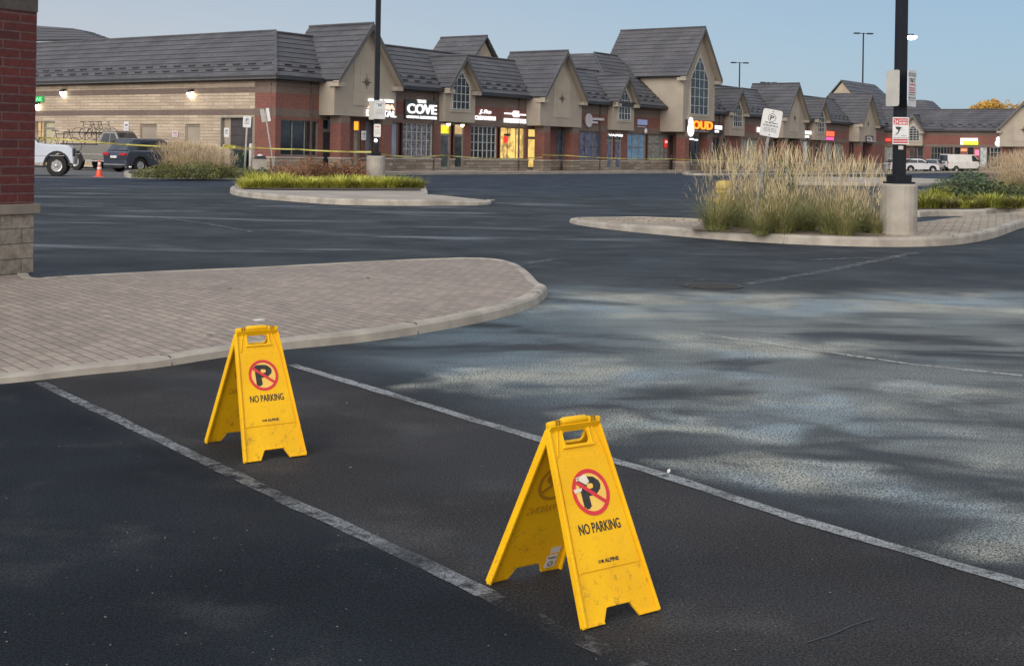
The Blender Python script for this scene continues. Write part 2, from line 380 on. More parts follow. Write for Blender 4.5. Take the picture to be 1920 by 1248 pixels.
# ================================================================== GROUND
def asphalt():
    m, t, p = newmat('asphalt')
    v = coords(t)
    sep = t.nodes.new('ShaderNodeSeparateXYZ'); t.links.new(v, sep.inputs[0]); X, Y = sep.outputs[0], sep.outputs[1]
    def half(a, b, lo, hi):      # signed distance from the line a-b, positive to its right
        d = Vector(b) - Vector(a); d.normalize(); nx, ny = d.y, -d.x
        s = math_(t, 'ADD', math_(t, 'MULTIPLY', X, nx), math_(t, 'MULTIPLY', Y, ny))
        s = math_(t, 'SUBTRACT', s, a[0] * nx + a[1] * ny)
        return ramp(t, s, lo, hi)
    l1 = (G(905, 1108), G(60, 716)); l2 = (G(1920, 1092), G(540, 685))
    warp = noise(t, v, 2.0, 3)
    right1 = half(l1[0], l1[1], -.12, .12); right2 = half(l2[0], l2[1], -.05, .25)
    # tone zones split by the painted lines
    blue = (.0085, .0115, .0155); brown = (.0245, .024, .0255); mid = (.022, .027, .034)
    c = mixc(t, right1, blue, brown)
    c = mixc(t, right2, c, mid)
    zone = math_(t, 'MULTIPLY', half((-.3, 15.0), (.75, 6.0), -.6, 1.2) if False else ramp(t, math_(t, 'ADD', X, math_(t, 'MULTIPLY', Y, .12)), .2, 1.6), right2)
    cover = math_(t, 'MULTIPLY', math_(t, 'MULTIPLY', half(l2[0], l2[1], .15, 1.3), ramp(t, math_(t, 'ADD', Y, math_(t, 'MULTIPLY', noise(t, v, .6, 3), 3.0)), 17.2, 14.8)), 1.0)
    dstk = noise(t, coords(t, (.62, 1.25, 1), rot=(0, 0, math.radians(-24))), 1.0, 4, .55, .5)
    dst2 = noise(t, coords(t, (.5, 2.2, 1), rot=(0, 0, math.radians(-12))), 1.6, 3, .5, .3)
    cover = math_(t, 'MULTIPLY', cover, math_(t, 'MULTIPLY', ramp(t, dstk, .36, .54), ramp(t, dst2, .3, .5, .45, 1)))
    spk0 = noise(t, v, 95, 2, .75)
    cover = math_(t, 'MULTIPLY', cover, ramp(t, spk0, .40, .56, .45, 1.0))
    c = mixc(t, zone, c, (.034, .039, .045))
    c = mixc(t, cover, c, mixc(t, ramp(t, X, -.3, 1.8), (.088, .118, .140), (.112, .125, .125)))
    far = ramp(t, Y, 13.0, 17.0); c = mixc(t, far, c, (.026, .031, .037))
    far2 = ramp(t, Y, 36.0, 50.0); c = mixc(t, far2, c, (.020, .028, .042))
    # big soft tonal change
    c = mixc(t, ramp(t, noise(t, v, .5, 4), .35, .68), c, mixc(t, 1.0, c, (1.55, 1.5, 1.45), 'MULTIPLY'))
    # pale patches at chosen spots, broken up by streaky noise
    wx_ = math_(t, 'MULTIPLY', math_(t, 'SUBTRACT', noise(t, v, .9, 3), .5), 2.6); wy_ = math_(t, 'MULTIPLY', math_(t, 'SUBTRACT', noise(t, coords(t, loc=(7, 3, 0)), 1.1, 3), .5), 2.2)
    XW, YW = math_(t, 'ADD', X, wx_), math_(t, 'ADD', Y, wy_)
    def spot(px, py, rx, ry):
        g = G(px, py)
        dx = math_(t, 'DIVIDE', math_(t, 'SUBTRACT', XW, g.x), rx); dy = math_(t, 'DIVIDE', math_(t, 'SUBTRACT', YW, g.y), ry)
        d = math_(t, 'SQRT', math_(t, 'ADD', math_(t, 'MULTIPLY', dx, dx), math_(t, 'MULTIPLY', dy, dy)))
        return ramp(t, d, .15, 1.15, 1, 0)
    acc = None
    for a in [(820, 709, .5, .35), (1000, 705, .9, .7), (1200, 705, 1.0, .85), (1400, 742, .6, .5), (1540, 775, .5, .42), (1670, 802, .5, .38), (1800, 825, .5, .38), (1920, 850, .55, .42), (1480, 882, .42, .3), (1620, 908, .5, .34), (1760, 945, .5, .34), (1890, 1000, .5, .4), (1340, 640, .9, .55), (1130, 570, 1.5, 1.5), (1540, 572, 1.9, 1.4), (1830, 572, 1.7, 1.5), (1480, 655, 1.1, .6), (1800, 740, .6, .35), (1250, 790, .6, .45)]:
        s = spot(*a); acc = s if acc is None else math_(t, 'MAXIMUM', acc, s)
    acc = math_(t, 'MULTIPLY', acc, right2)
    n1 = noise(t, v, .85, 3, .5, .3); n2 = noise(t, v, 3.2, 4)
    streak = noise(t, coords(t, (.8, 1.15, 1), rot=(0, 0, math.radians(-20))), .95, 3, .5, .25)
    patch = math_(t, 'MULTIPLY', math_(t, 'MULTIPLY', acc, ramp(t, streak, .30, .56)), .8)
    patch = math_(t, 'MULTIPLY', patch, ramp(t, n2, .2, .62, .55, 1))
    farp = math_(t, 'MULTIPLY', ramp(t, noise(t, coords(t, (.35, 1.3, 1)), .55, 4, .6, .5), .56, .70), ramp(t, Y, 15, 20))
    farp = math_(t, 'MULTIPLY', math_(t, 'MULTIPLY', farp, ramp(t, Y, 36, 48, 1, .0)), ramp(t, X, 0, 3, .55, .16))
    frontp = math_(t, 'MULTIPLY', ramp(t, noise(t, v, 1.3, 5, .6), .5, .75), .22)
    grain = noise(t, v, 95, 2, .75); grain2 = noise(t, v, 42, 2, .7)
    spk = ramp(t, grain, .50, .60)
    amt = math_(t, 'MULTIPLY', patch, ramp(t, math_(t, 'ADD', math_(t, 'MULTIPLY', grain, .6), math_(t, 'MULTIPLY', grain2, .4)), .42, .53, .12, 1.0), clamp=True)
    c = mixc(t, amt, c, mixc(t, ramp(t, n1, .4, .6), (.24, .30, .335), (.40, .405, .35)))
    c = mixc(t, farp, c, (.20, .225, .25))
    c = mixc(t, frontp, c, (.12, .12, .12))
    stone = noise(t, v, 170, 2, .75)
    c = mixc(t, math_(t, 'MULTIPLY', spk, .45), c, mixc(t, 1.0, c, (2.0, 2.0, 2.0), 'MULTIPLY'))
    c = mixc(t, math_(t, 'MULTIPLY', ramp(t, stone, .60, .66), .8), c, mixc(t, 1.0, c, (3.2, 3.2, 3.1), 'MULTIPLY'))
    c = mixc(t, math_(t, 'MULTIPLY', ramp(t, grain, .5, .38), .75), c, mixc(t, 1.0, c, (.35, .35, .35), 'MULTIPLY'))
    # the pale concrete apron in front of the parked trucks
    t.links.new(c, p.inputs['Base Color'])
    p.inputs['Specular IOR Level'].default_value = .12
    t.links.new(ramp(t, n1, .35, .65, .7, .95), p.inputs['Roughness'])
    h = math_(t, 'ADD', math_(t, 'MULTIPLY', noise(t, v, 240, 2, .7), .8), math_(t, 'MULTIPLY', grain, .35))
    bump(t, p, h, .6, .004)
    return m
M_ASPH = asphalt()
mb = MB()
xs = [-900, -60, -20, 0, 20, 60, 900]; ys = [-40, 0, 20, 45, 90, 170, 500, 2500]
for i in range(len(xs) - 1):
    for j in range(len(ys) - 1):
        mb.face([(xs[i], ys[j], gz(ys[j])), (xs[i + 1], ys[j], gz(ys[j])), (xs[i + 1], ys[j + 1], gz(ys[j + 1])), (xs[i], ys[j + 1], gz(ys[j + 1]))])
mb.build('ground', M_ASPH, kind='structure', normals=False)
# pale old asphalt strip under the parked trucks
def old_asphalt():
    return pm('old_grey_asphalt', (.10, .10, .105), (.075, .077, .083), 1.2, .9, bs=60, bd=.004)
a = G(20, 333.5); b = G(440, 334.5)
mb = MB()
d = Vector((DX, DY)); n_ = Vector((DY, -DX))
P = [(-60, a.y + 2), (a.x, a.y), (b.x, b.y), (b.x + 2, b.y + 10), (-16.5, 72), (-60, 100)]
mb.face([(x, y, gz(y) + .004) for x, y in P])
mb.build('pavement', old_asphalt(), kind='structure')
# ---- painted lines
def paint(name, col, under, lo, hi, scale=14):
    m, t, p = newmat(name); v = coords(t)
    f = math_(t, 'MULTIPLY', ramp(t, noise(t, v, scale, 4, .7), lo, hi), ramp(t, noise(t, v, 1.6, 3), .3, .55, .25, 1))
    t.links.new(mixc(t, ramp(t, noise(t, v, 40, 3), .35, .65), col, tuple(x * .6 for x in col)), p.inputs['Base Color']); p.inputs['Roughness'].default_value = .7
    fine = noise(t, v, 130, 2, .7)
    t.links.new(math_(t, 'MULTIPLY', f, ramp(t, fine, .36, .5, .25, 1), clamp=True), p.inputs['Alpha'])
    bump(t, p, noise(t, v, 120, 2), .5, .003); return m
M_PAINT1 = paint('worn_white_paint', (.21, .225, .24), (.035, .038, .042), .28, .56)
M_PAINT2 = paint('faint_white_paint', (.15, .16, .165), (.045, .047, .05), .35, .6, 9)
M_PAINT5 = paint('pale_worn_paint', (.30, .315, .32), (.04, .04, .04), .22, .48)
M_PAINT4 = paint('ghost_white_paint', (.10, .105, .11), (.04, .04, .04), .45, .68, 7)
M_PAINT3 = paint('bright_cracked_paint', (.5, .5, .46), (.14, .14, .13), .4, .5, 22)
def line(name, pts, wd, m, z=.004, wob=.006):
    P = [G(*p) for p in pts]; Q = []
    for a, b in zip(P[:-1], P[1:]):
        k = max(2, int((b - a).length / .12))
        Q += [a.lerp(b, i / k) for i in range(k)]
    Q.append(P[-1]); mb = MB(); prev = None
    for i, q in enumerate(Q):
        t_ = (Q[min(i + 1, len(Q) - 1)] - Q[max(0, i - 1)]).normalized(); nn = Vector((t_.y, -t_.x))
        w1 = wd / 2 + random.uniform(-wob, wob); w2 = wd / 2 + random.uniform(-wob, wob)
        l, r = q - nn * w1, q + nn * w2
        cur = ((l.x, l.y, gz(l.y) + z), (r.x, r.y, gz(r.y) + z))
        if prev: mb.face([prev[0], prev[1], cur[1], cur[0]])
        prev = cur
    mb.build(name, m, kind='structure', normals=False)
line('painted_line', [(75, 718), (400, 872)], .075, M_PAINT1)
line('painted_line', [(530, 936), (700, 1012), (912, 1114)], .08, M_PAINT1)
line('painted_line', [(380, 863), (550, 944)], .08, M_PAINT2, .005)
line('painted_line', [(912, 1114), (1000, 1156), (1200, 1252)], .08, M_PAINT4)
line('painted_line', [(545, 684), (760, 748), (870, 782), (1005, 822), (1250, 893), (1500, 975), (1700, 1033), (2000, 1120), (2600, 1300)], .08, M_PAINT5)
line('painted_line', [(1310, 626), (1450, 646), (1700, 682), (1990, 712)], .045, M_PAINT3, .004, .008)
line('painted_line', [(1402, 533), (1560, 506), (1660, 485), (1716, 474)], .16, M_PAINT2)
line('painted_line', [(1520, 488), (1610, 484), (1700, 484)], .13, M_PAINT2, .006)
line('painted_line', [(745, 392), (850, 401), (945, 408)], .12, M_PAINT2)
line('painted_line', [(120, 380), (260, 385), (420, 384)], .12, M_PAINT2)
line('painted_line', [(290, 407), (380, 418), (480, 436)], .12, M_PAINT2)
line('painted_line', [(860, 444), (950, 446), (1080, 444)], .12, M_PAINT2)
line('painted_line', [(985, 495), (1040, 486)], .12, M_PAINT2)
line('painted_line', [(1130, 523), (1300, 526), (1440, 524)], .04, M_PAINT2)
line('painted_line', [(1180, 536), (1500, 547)], .04, M_PAINT2)
# short crack and scattered grit
mb = MB(); P_ = [G(*p) for p in [(1515, 1204), (1560, 1190), (1600, 1172), (1640, 1160)]]
for a, b in zip(P_[:-1], P_[1:]):
    n_2 = (b - a).normalized(); n_2 = Vector((-n_2.y, n_2.x)) * .004
    mb.face([(a.x - n_2.x, a.y - n_2.y, .003), (b.x - n_2.x, b.y - n_2.y, .003), (b.x + n_2.x, b.y + n_2.y, .003), (a.x + n_2.x, a.y + n_2.y, .003)])
mb.build('asphalt_crack', M_INK, kind='structure')
mb = MB(); rg = random.Random(5)
for _ in range(420):
    px, py = rg.uniform(0, 1920), rg.uniform(660, 1248) if rg.random() < .8 else rg.uniform(470, 700)
    q = G(px, py); r_ = rg.uniform(.0015, .0045); z_ = .001
    if rg.random() < .06: r_ *= 1.8
    pts = [(q.x + r_ * math.cos(k * 1.57 + r_ * 999), q.y + r_ * rg.uniform(.6, 1) * math.sin(k * 1.57 + r_ * 999), z_) for k in range(4)]
    mb.faces(pts + [(q.x, q.y, r_ * .9)], [(0, 1, 4), (1, 2, 4), (2, 3, 4), (3, 0, 4)], 0 if rg.random() < .5 else 1)
mb.build('grit', [pm('pale_grit', (.16, .155, .15), (.10, .10, .095), 60, .9), pm('dark_grit', (.05, .05, .05), None, 40, .9)], kind='stuff')
# drain cover
mb = MB(); g = G(1337, 537); mb.lathe([(.33, .004), (.33, .012), (.29, .012), (.28, .007)], (g.x, g.y, 0), 28)
for k in range(-4, 5):
    hw = math.sqrt(max(0, .27 ** 2 - (k * .055) ** 2)); mb.box(g.x - hw, g.x + hw, g.y + k * .055 - .012, g.y + k * .055 + .012, .008, .014)
mb.build('manhole_cover', pm('cast_iron', (.03, .028, .026), (.05, .045, .04), 20, .6, metal=.4), label='round dark iron drain cover set in the asphalt before the middle island', cat='drain cover')
M_JOINT = pm('joint_dirt', (.10, .09, .08), None, 5, .95)
# ---- kerbed islands
def catmull(P, k=4, closed=True, sharp=()):
    n = len(P); out = []
    for i in range(n):
        p0, p1, p2, p3 = P[(i - 1) % n], P[i], P[(i + 1) % n], P[(i + 2) % n]
        if i in sharp or (i + 1) % n in sharp:
            out += [p1.lerp(p2, j / k) for j in range(k)]; continue
        for j in range(k):
            t = j / k
            out.append(.5 * ((2 * p1) + (-p0 + p2) * t + (2 * p0 - 5 * p1 + 4 * p2 - p3) * t * t + (-p0 + 3 * p1 - 3 * p2 + p3) * t ** 3))
    return out
def inset(P, d):
    n = len(P); out = []
    for i in range(n):
        a = (P[i] - P[i - 1]).normalized(); b = (P[(i + 1) % n] - P[i]).normalized()
        na, nb = Vector((-a.y, a.x)), Vector((-b.y, b.x)); m = (na + nb)
        if m.length < 1e-4: m = na
        m.normalize(); out.append(P[i] + m * d / max(.45, m.dot(na)))
    return out
def island(P, top, h=.15, kw=.17, kerb=M_KERB, k=4, sharp=(), lab='kerb', joint=3.2):
    area = sum(P[i].x * P[(i + 1) % len(P)].y - P[(i + 1) % len(P)].x * P[i].y for i in range(len(P)))
    if area < 0: P = P[::-1]; sharp = tuple(len(P) - 1 - s for s in sharp)
    R = catmull(P, k, True, sharp)
    hf = h if callable(h) else (lambda q: h)
    L = [(0, 0), (.012, .72), (.03, .93), (.055, 1.0), (kw, 1.01), (kw + .003, .8)]
    rings = [[(q.x, q.y, gz(q.y) + (hf(q) * k if k else -.02) + random.uniform(-.002, .002)) for q in inset(R, d)] for d, k in L]
    mb = MB(); n = len(R); ids = [[mb.P(p) for p in r] for r in rings]
    for a, b in zip(ids[:-1], ids[1:]):
        for i in range(n): mb.f.append([a[i], a[(i + 1) % n], b[(i + 1) % n], b[i]]); mb.m.append(0)
    acc = 0
    for i in range(n):
        q = R[i]; acc += (R[(i + 1) % n] - q).length
        if acc > joint and i not in (0, n - 1) and min((q - P[s_]).length for s_ in range(len(P)) if s_ in sharp or s_ == 0) > .5:
            acc = 0; t_ = (R[(i + 1) % n] - R[i - 1]).normalized(); nn = Vector((-t_.y, t_.x)); z0 = gz(q.y)
            mb.hexa([(q.x + nn.x * o + t_.x * s, q.y + nn.y * o + t_.y * s, z0 + z) for z in (0, hf(q) + .004) for o, s in ((-.002 if z == 0 else .028, -.004), (-.002 if z == 0 else .028, .004), (kw, .004), (kw, -.004))], 1)
    mb.build(lab, [kerb, M_JOINT], kind='structure', normals=True)
    I = inset(R, kw + .001); tri = geometry.tessellate_polygon([[Vector((q.x, q.y, 0)) for q in I]])
    mb = MB(); mb.faces([(q.x, q.y, gz(q.y) + hf(q) - .008) for q in I], [tuple(t) for t in tri])
    mb.build('pavement', top, kind='structure')
    return R, I
front = [G(*p) for p in [(-420, 760), (0, 720), (60, 714), (160, 703), (290, 690), (420, 670), (540, 655), (700, 639), (860, 613), (960, 590), (1008, 571), (1027, 552)]]
back = [G(*p, .08) for p in [(1014, 530), (992, 508), (962, 492), (905, 484), (800, 484), (600, 490), (300, 501), (100, 511), (64, 512.2)]] + [Vector((-5.95, 14.95)), Vector((-8.8, 11.0)), Vector((-12, 6))]
island(front + back, M_PAVER, h=lambda q: .045 + .05 * min(1, max(0, (q.x + 3.2) / 3.0)), kw=.13, sharp=(0, 22), joint=2.4)
# left planted island with a concrete tongue
fr = [G(*p) for p in [(434, 364), (470, 371), (560, 379), (640, 384), (760, 386), (860, 385.5), (908, 384.5), (920, 382.5)]]
bk = [G(*p) for p in [(921, 379)]] + [G(*p, z) for p, z in (((908, 374.5), .08), ((860, 369), .13), ((803, 364.5), .15))]
isl = fr + bk + [G(803, 357, .15), G(800, 350, .15), G(760, 343, .15), G(480, 340, .15), G(438, 347, .15)]
island(isl, M_WALK, h=lambda q: .07 + .08 * min(1, max(0, (-.5 - q.x) / 1.3)), kw=.13, sharp=(10, 11, 12), joint=3.4)
bed = [G(450, 353.5, .16), G(520, 355.5, .16), G(650, 356.5, .16), G(790, 356.5, .16), G(780, 348, .16), G(500, 345, .16)]
mb = MB(); mb.face([(q.x, q.y, gz(q.y) + .165) for q in bed]); mb.build('planting_bed', M_SOIL, kind='structure')
# middle right island
fr = [G(*p) for p in [(1068, 417), (1085, 422), (1150, 431), (1270, 443), (1400, 453), (1540, 460), (1680, 463), (1790, 459), (1865, 446), (1925, 425), (2000, 412)]]
bk = [G(*p, .15) for p in [(2010, 397), (1900, 397), (1840, 402), (1775, 408.5), (1720, 416), (1690, 414), (1640, 413), (1500, 411), (1310, 409)]] + [G(1180, 406.5, .13), G(1090, 407.5, .08), G(1072, 411, .05)]
R2, I2 = island(fr + bk, M_PAVER2, h=lambda q: .07 + .08 * min(1, max(0, (q.x - 1.1) / 1.5)), kw=.15, sharp=(11, 12), joint=3.0)
M_DRY = pm('dry_mulch', (.26, .20, .14), (.13, .10, .07), 14, .95, bs=30, bd=.02)
bed = [G(1295, 430, .15), G(1400, 436, .15), G(1560, 442, .15), G(1660, 441, .15), G(1655, 420, .15), G(1500, 416, .15), G(1320, 417, .15)]
mb = MB(); mb.face([(q.x, q.y, .152) for q in bed]); mb.build('planting_bed', M_DRY, kind='structure')
# island behind it with low plants, long strips and the left bed
island([G(1700, 402.5), G(1760, 405), G(1850, 404.5), G(1890, 400), G(2100, 401.5), G(2100, 362), G(1900, 360), G(1790, 362), G(1700, 366)] if True else [G(1700, 386), G(1760, 390), G(1900, 394), G(2100, 398), G(2100, 362), G(1900, 360), G(1790, 362), G(1720, 366)], M_SOIL, kw=.16, joint=5)
island([G(1450, 345), G(1560, 348), G(1700, 349), G(1775, 346), G(1765, 340), G(1600, 336.5), G(1460, 336)], M_WALK, kw=.2, joint=5)
island([G(1300, 329), G(1450, 328.5), G(1700, 325.5), G(1860, 322.5), G(1860, 318.5), G(1700, 320.5), G(1450, 323), G(1300, 325)], M_SOIL, kw=.4, joint=90)
island([G(233, 331), G(250, 334), G(330, 335), G(440, 336.5), G(500, 336), G(520, 328), G(440, 324), G(300, 322), G(240, 325)], M_SOIL, kw=.2, joint=5)
# sidewalk along the shops and round the corner
SW = [(-3.2, -1.6), (-3.2, 3.2), (60, 3.2), (110, 3.2), (110, .02), (60, .02), (0.02, .02), (-.02, -.2), (-.02, -1.6)]
W2 = [Vector(loc_to_world(uw(u, v_, 0))[:2]) for u, v_ in SW]
mb = MB()
mb.faces([(q.x, q.y, gz(q.y) + z) for z in (-.05, .15) for q in W2], [tuple(range(len(W2))), tuple(range(len(W2), 2 * len(W2)))] + [(i, (i + 1) % len(W2), len(W2) + (i + 1) % len(W2), len(W2) + i) for i in range(len(W2))])
mb.build('sidewalk', M_WALK, kind='structure')
FW = [(UB - 4, -14), (UB - 4, 60), (UB - .02, 60), (UB - .02, -14)]
mb = MB(); Q = [Vector(loc_to_world(uw(u, v_, 0))[:2]) for u, v_ in FW]
mb.faces([(q.x, q.y, gz(q.y) + z) for z in (-.05, .15) for q in Q], [(0, 1, 2, 3), (4, 5, 6, 7), (0, 1, 5, 4), (1, 2, 6, 5), (2, 3, 7, 6), (3, 0, 4, 7)])
mb.build('sidewalk', M_WALK, kind='structure')
# ================================================================== NEAR BRICK PIER
g = G(63, 510, .045)
near = thing('brick_building_corner', 'dark red brick pier on pale stone base at the left edge of the picture', 'brick pier', (g.x, g.y, .036), math.atan2(DY, DX))
mb = MB(); mb.box(-3.2, 0, 0, .62, 0, .65); mb.build('stone_base', M_LEDGE3, near, bevel=.01)
mb = MB(); mb.box(-3.25, .045, -.045, .665, .652, .76); mb.build('stone_cap', pm('cap_stone', (.22, .185, .155), (.16, .14, .12), 3, .9, bs=30, bd=.004), near, bevel=.008)
mb = MB(); mb.box(-3.2, -.005, .005, .61, .762, 2.86); mb.box(-3.2, -.005, .005, .61, 3.05, 6.5)
mb.build('brick_wall', M_BRICK_NEAR, near)
mb = MB(); mb.box(-3.2, .002, -.002, .618, 2.862, 3.048); mb.build('grey_band', pm('soot_band', (.085, .075, .07), (.05, .045, .043), 6, .9, bs=30), near)
# ================================================================== SHOPPING PLAZA
ANG = math.atan2(DY, DX)
plaza = thing('shopping_plaza', 'long L-shaped strip mall of red brick with beige gabled bays and dark grey tiled roof', 'shopping plaza', (P0[0], P0[1], BZ), ANG)
farb = thing('shopping_plaza', 'far end block of the strip mall facing the camera behind the white van', 'shopping plaza', (P0[0], P0[1], BZ), ANG)
EAVE, RIDGE = 5.03, 7.62
FZ = [(.9, 3.0, 1, 0), (3.0, 3.42, 2, .012), (3.42, 4.22, 1, 0), (4.22, 4.62, 2, .012), (4.62, 4.74, 2, .05), (4.74, EAVE, 2, 0)]
WM = [M_LEDGE, M_BRICK, M_BAND, M_SILL, M_LEDGE2]
def wall(f, par, a0, a1, ops, zones=FZ, th=.3, name='brick_wall'):
    """upright strips between openings, each cut into its bands of brick"""
    mb = MB(f); ops = sorted(ops); cur = a0; segs = []
    for o in ops:
        if o[0] > cur: segs.append((cur, o[0], None))
        segs.append((o[0], o[1], o)); cur = max(cur, o[1])
    if cur < a1: segs.append((cur, a1, None))
    for s0, s1, o in segs:
        for z0, z1, mi, pr in zones:
            if o is None: mb.box(s0, s1, -th, pr, z0, z1, mi)
            else:
                if z0 < o[2]: mb.box(s0, s1, -th, pr, z0, min(z1, o[2]), mi)
                if z1 > o[3]: mb.box(s0, s1, -th, pr, max(z0, o[3]), z1, mi)
    return mb.build(name, WM, par)
def base(f, par, a0, a1, gaps):
    mb = MB(f); cur = a0
    for g0, g1 in sorted(gaps) + [(a1, a1)]:
        if g0 > cur + .02:
            mb.box(cur, g0, -.3, .05, .1, .82, 0); mb.box(cur, g0, -.3, .09, .822, .90, 3)
        cur = max(cur, g1)
    return mb.build('stone_base', WM, par)
def window(f, par, a0, a1, z0, z1, cols, rows, pane, fm=None, fw=.05, rec=-.14, b=None, name='window', bars=.035):
    fm = fm or M_FRAME; mb = MB(f); r0, r1 = rec - .03, rec + .05
    mb.box(a0, a0 + fw, r0, r1, z0, z1); mb.box(a1 - fw, a1, r0, r1, z0, z1)
    mb.box(a0 + fw, a1 - fw, r0, r1, z0, z0 + fw); mb.box(a0 + fw, a1 - fw, r0, r1, z1 - fw, z1)
    for i in range(1, cols):
        x = a0 + (a1 - a0) * i / cols; mb.box(x - bars / 2, x + bars / 2, r0, r1 - .02, z0 + fw, z1 - fw)
    for j in range(1, rows):
        z = z0 + (z1 - z0) * j / rows; mb.box(a0 + fw, a1 - fw, r0, r1 - .024, z - bars / 2, z + bars / 2)
    w_ = mb.build(name, fm, par)
    mb = MB(f); mb.box(a0 + .01, a1 - .01, rec - .06, rec - .035, z0 + .01, z1 - .01)
    mb.build('pane', pane, w_); return w_
def door(f, par, a0, a1, z0, zt, z1, leaf, trans, fm=None, rec=-.12, glass=True):
    """door with its frame and a transom pane above"""
    fm = fm or M_FRAME; fw = .07; mb = MB(f)
    mb.box(a0, a0 + fw, rec - .04, rec + .06, z0, z1); mb.box(a1 - fw, a1, rec - .04, rec + .06, z0, z1)
    mb.box(a0 + fw, a1 - fw, rec - .04, rec + .06, zt, zt + .1); mb.box(a0 + fw, a1 - fw, rec - .04, rec + .06, z1 - fw, z1)
    d = mb.build('door', fm, par)
    mb = MB(f)
    if glass:
        mb.box(a0 + fw, a1 - fw, rec - .03, rec - .01, z0 + .02, zt, 0)
        for x0, x1, y0, y1 in ((a0 + fw, a0 + fw + .06, z0 + .02, zt), (a1 - fw - .06, a1 - fw, z0 + .02, zt), (a0 + fw + .06, a1 - fw - .06, z0 + .02, z0 + .2), (a0 + fw + .06, a1 - fw - .06, zt - .07, zt)):
            mb.box(x0, x1, rec - .035, rec + .02, y0, y1, 1)
    else: mb.box(a0 + fw, a1 - fw, rec - .03, rec, z0 + .02, zt, 0)
    mb.build('door_leaf', [leaf, fm], d)
    mb = MB(f); mb.box(a0 + fw, a1 - fw, rec - .035, rec - .01, zt + .1, z1 - fw); mb.build('transom', trans, d)
    mb = MB(f); mb.box(a1 - fw - .1, a1 - fw - .07, rec + .02, rec + .07, z0 + .9, z0 + 1.2); mb.build('handle', M_CHROME, d)
    return d
def courses(mb, p, n, lip=.034, th=.1, guards=False, jit=0):
    """tiled slope: p = bottom a, bottom b, top b, top a; stepped courses with a lip"""
    p = [Vector(q) for q in p]; nn = (p[1] - p[0]).cross(p[3] - p[0]).normalized()
    if nn.z < 0: nn = -nn
    for i in range(n):
        t0, t1 = i / n, (i + 1) / n
        a, b = p[0].lerp(p[3], t0), p[1].lerp(p[2], t0); c, d = p[1].lerp(p[2], t1), p[0].lerp(p[3], t1)
        if (a - b).length < .02: continue
        mb.faces([a - nn * th, b - nn * th, c - nn * th, d - nn * th, a + nn * lip, b + nn * lip, c + nn * .002, d + nn * .002], [(4, 5, 6, 7), (0, 3, 2, 1), (1, 2, 6, 5), (3, 0, 4, 7)], 0)
        mb.faces([a - nn * th, b - nn * th, b + nn * lip, a + nn * lip], [(0, 1, 2, 3)], 1)
        if guards and i in (1, 2):
            L = (b - a).length; k = int(L / 1.15); e = (b - a).normalized(); up = (p[3] - p[0]).normalized()
            for j in range(k):
                c0 = a + e * (1.15 * (j + (.25 if i == 1 else .75))) + up * .1
                q = [c0 - e * .26, c0 + e * .26, c0 + e * .26 + up * .07, c0 - e * .26 + up * .07]
                mb.faces([v + nn * .0 for v in q] + [v + nn * .10 for v in q], [(0, 3, 2, 1), (4, 5, 6, 7), (0, 1, 5, 4), (1, 2, 6, 5), (2, 3, 7, 6), (3, 0, 4, 7)], 1)
def slope(f, par, a0, a1, a0t, a1t, b0, b1, z0, z1, n, name='roof', guards=True):
    mb = MB(); courses(mb, [f(a0, b0, z0), f(a1, b0, z0), f(a1t, b1, z1), f(a0t, b1, z1)], n, guards=guards)
    return mb
def gothic(c, hw, z0, zs, za): return [(c - hw, z0), (c + hw, z0), (c + hw, zs), (c, za), (c - hw, zs)]
def gothic_window(f, par, c, hw, z0, zs, za, b, cols, rows, pane=M_GLASS2):
    mb = MB(f); fw = .055
    def top(x): return za - (za - zs) * abs(x - c) / hw
    o = gothic(c, hw, z0, zs, za); i_ = gothic(c, hw - fw, z0 + fw, zs - fw * .3, za - fw * 2.2)
    for k in range(5):
        a, b_, c2, d = o[k], o[(k + 1) % 5], i_[(k + 1) % 5], i_[k]
        mb.hexa([(q[0], b, q[1]) for q in (a, b_, c2, d)] + [(q[0], b + .07, q[1]) for q in (a, b_, c2, d)])
    for k in range(1, cols):
        x = c - hw + 2 * hw * k / cols; mb.box(x - .022, x + .022, b + .01, b + .05, z0 + fw, top(x) - .08)
    dz = (zs - z0) / rows
    zz = z0 + dz
    while zz < za - .25:
        h = hw - .03 if zz <= zs else hw * (za - zz) / (za - zs) - .04
        mb.box(c - h, c + h, b + .012, b + .047, zz - .02, zz + .02); zz += dz
    w_ = mb.build('arched_window', M_MULL, par)
    mb = MB(f); mb.extr([(q[0], b + .004, q[1]) for q in gothic(c, hw - .01, z0 + .01, zs, za - .02)], tuple(Vector(f(0, .02, 0)) - Vector(f(0, 0, 0))) if False else (0, .02, 0))
    mb.build('pane', pane, w_)
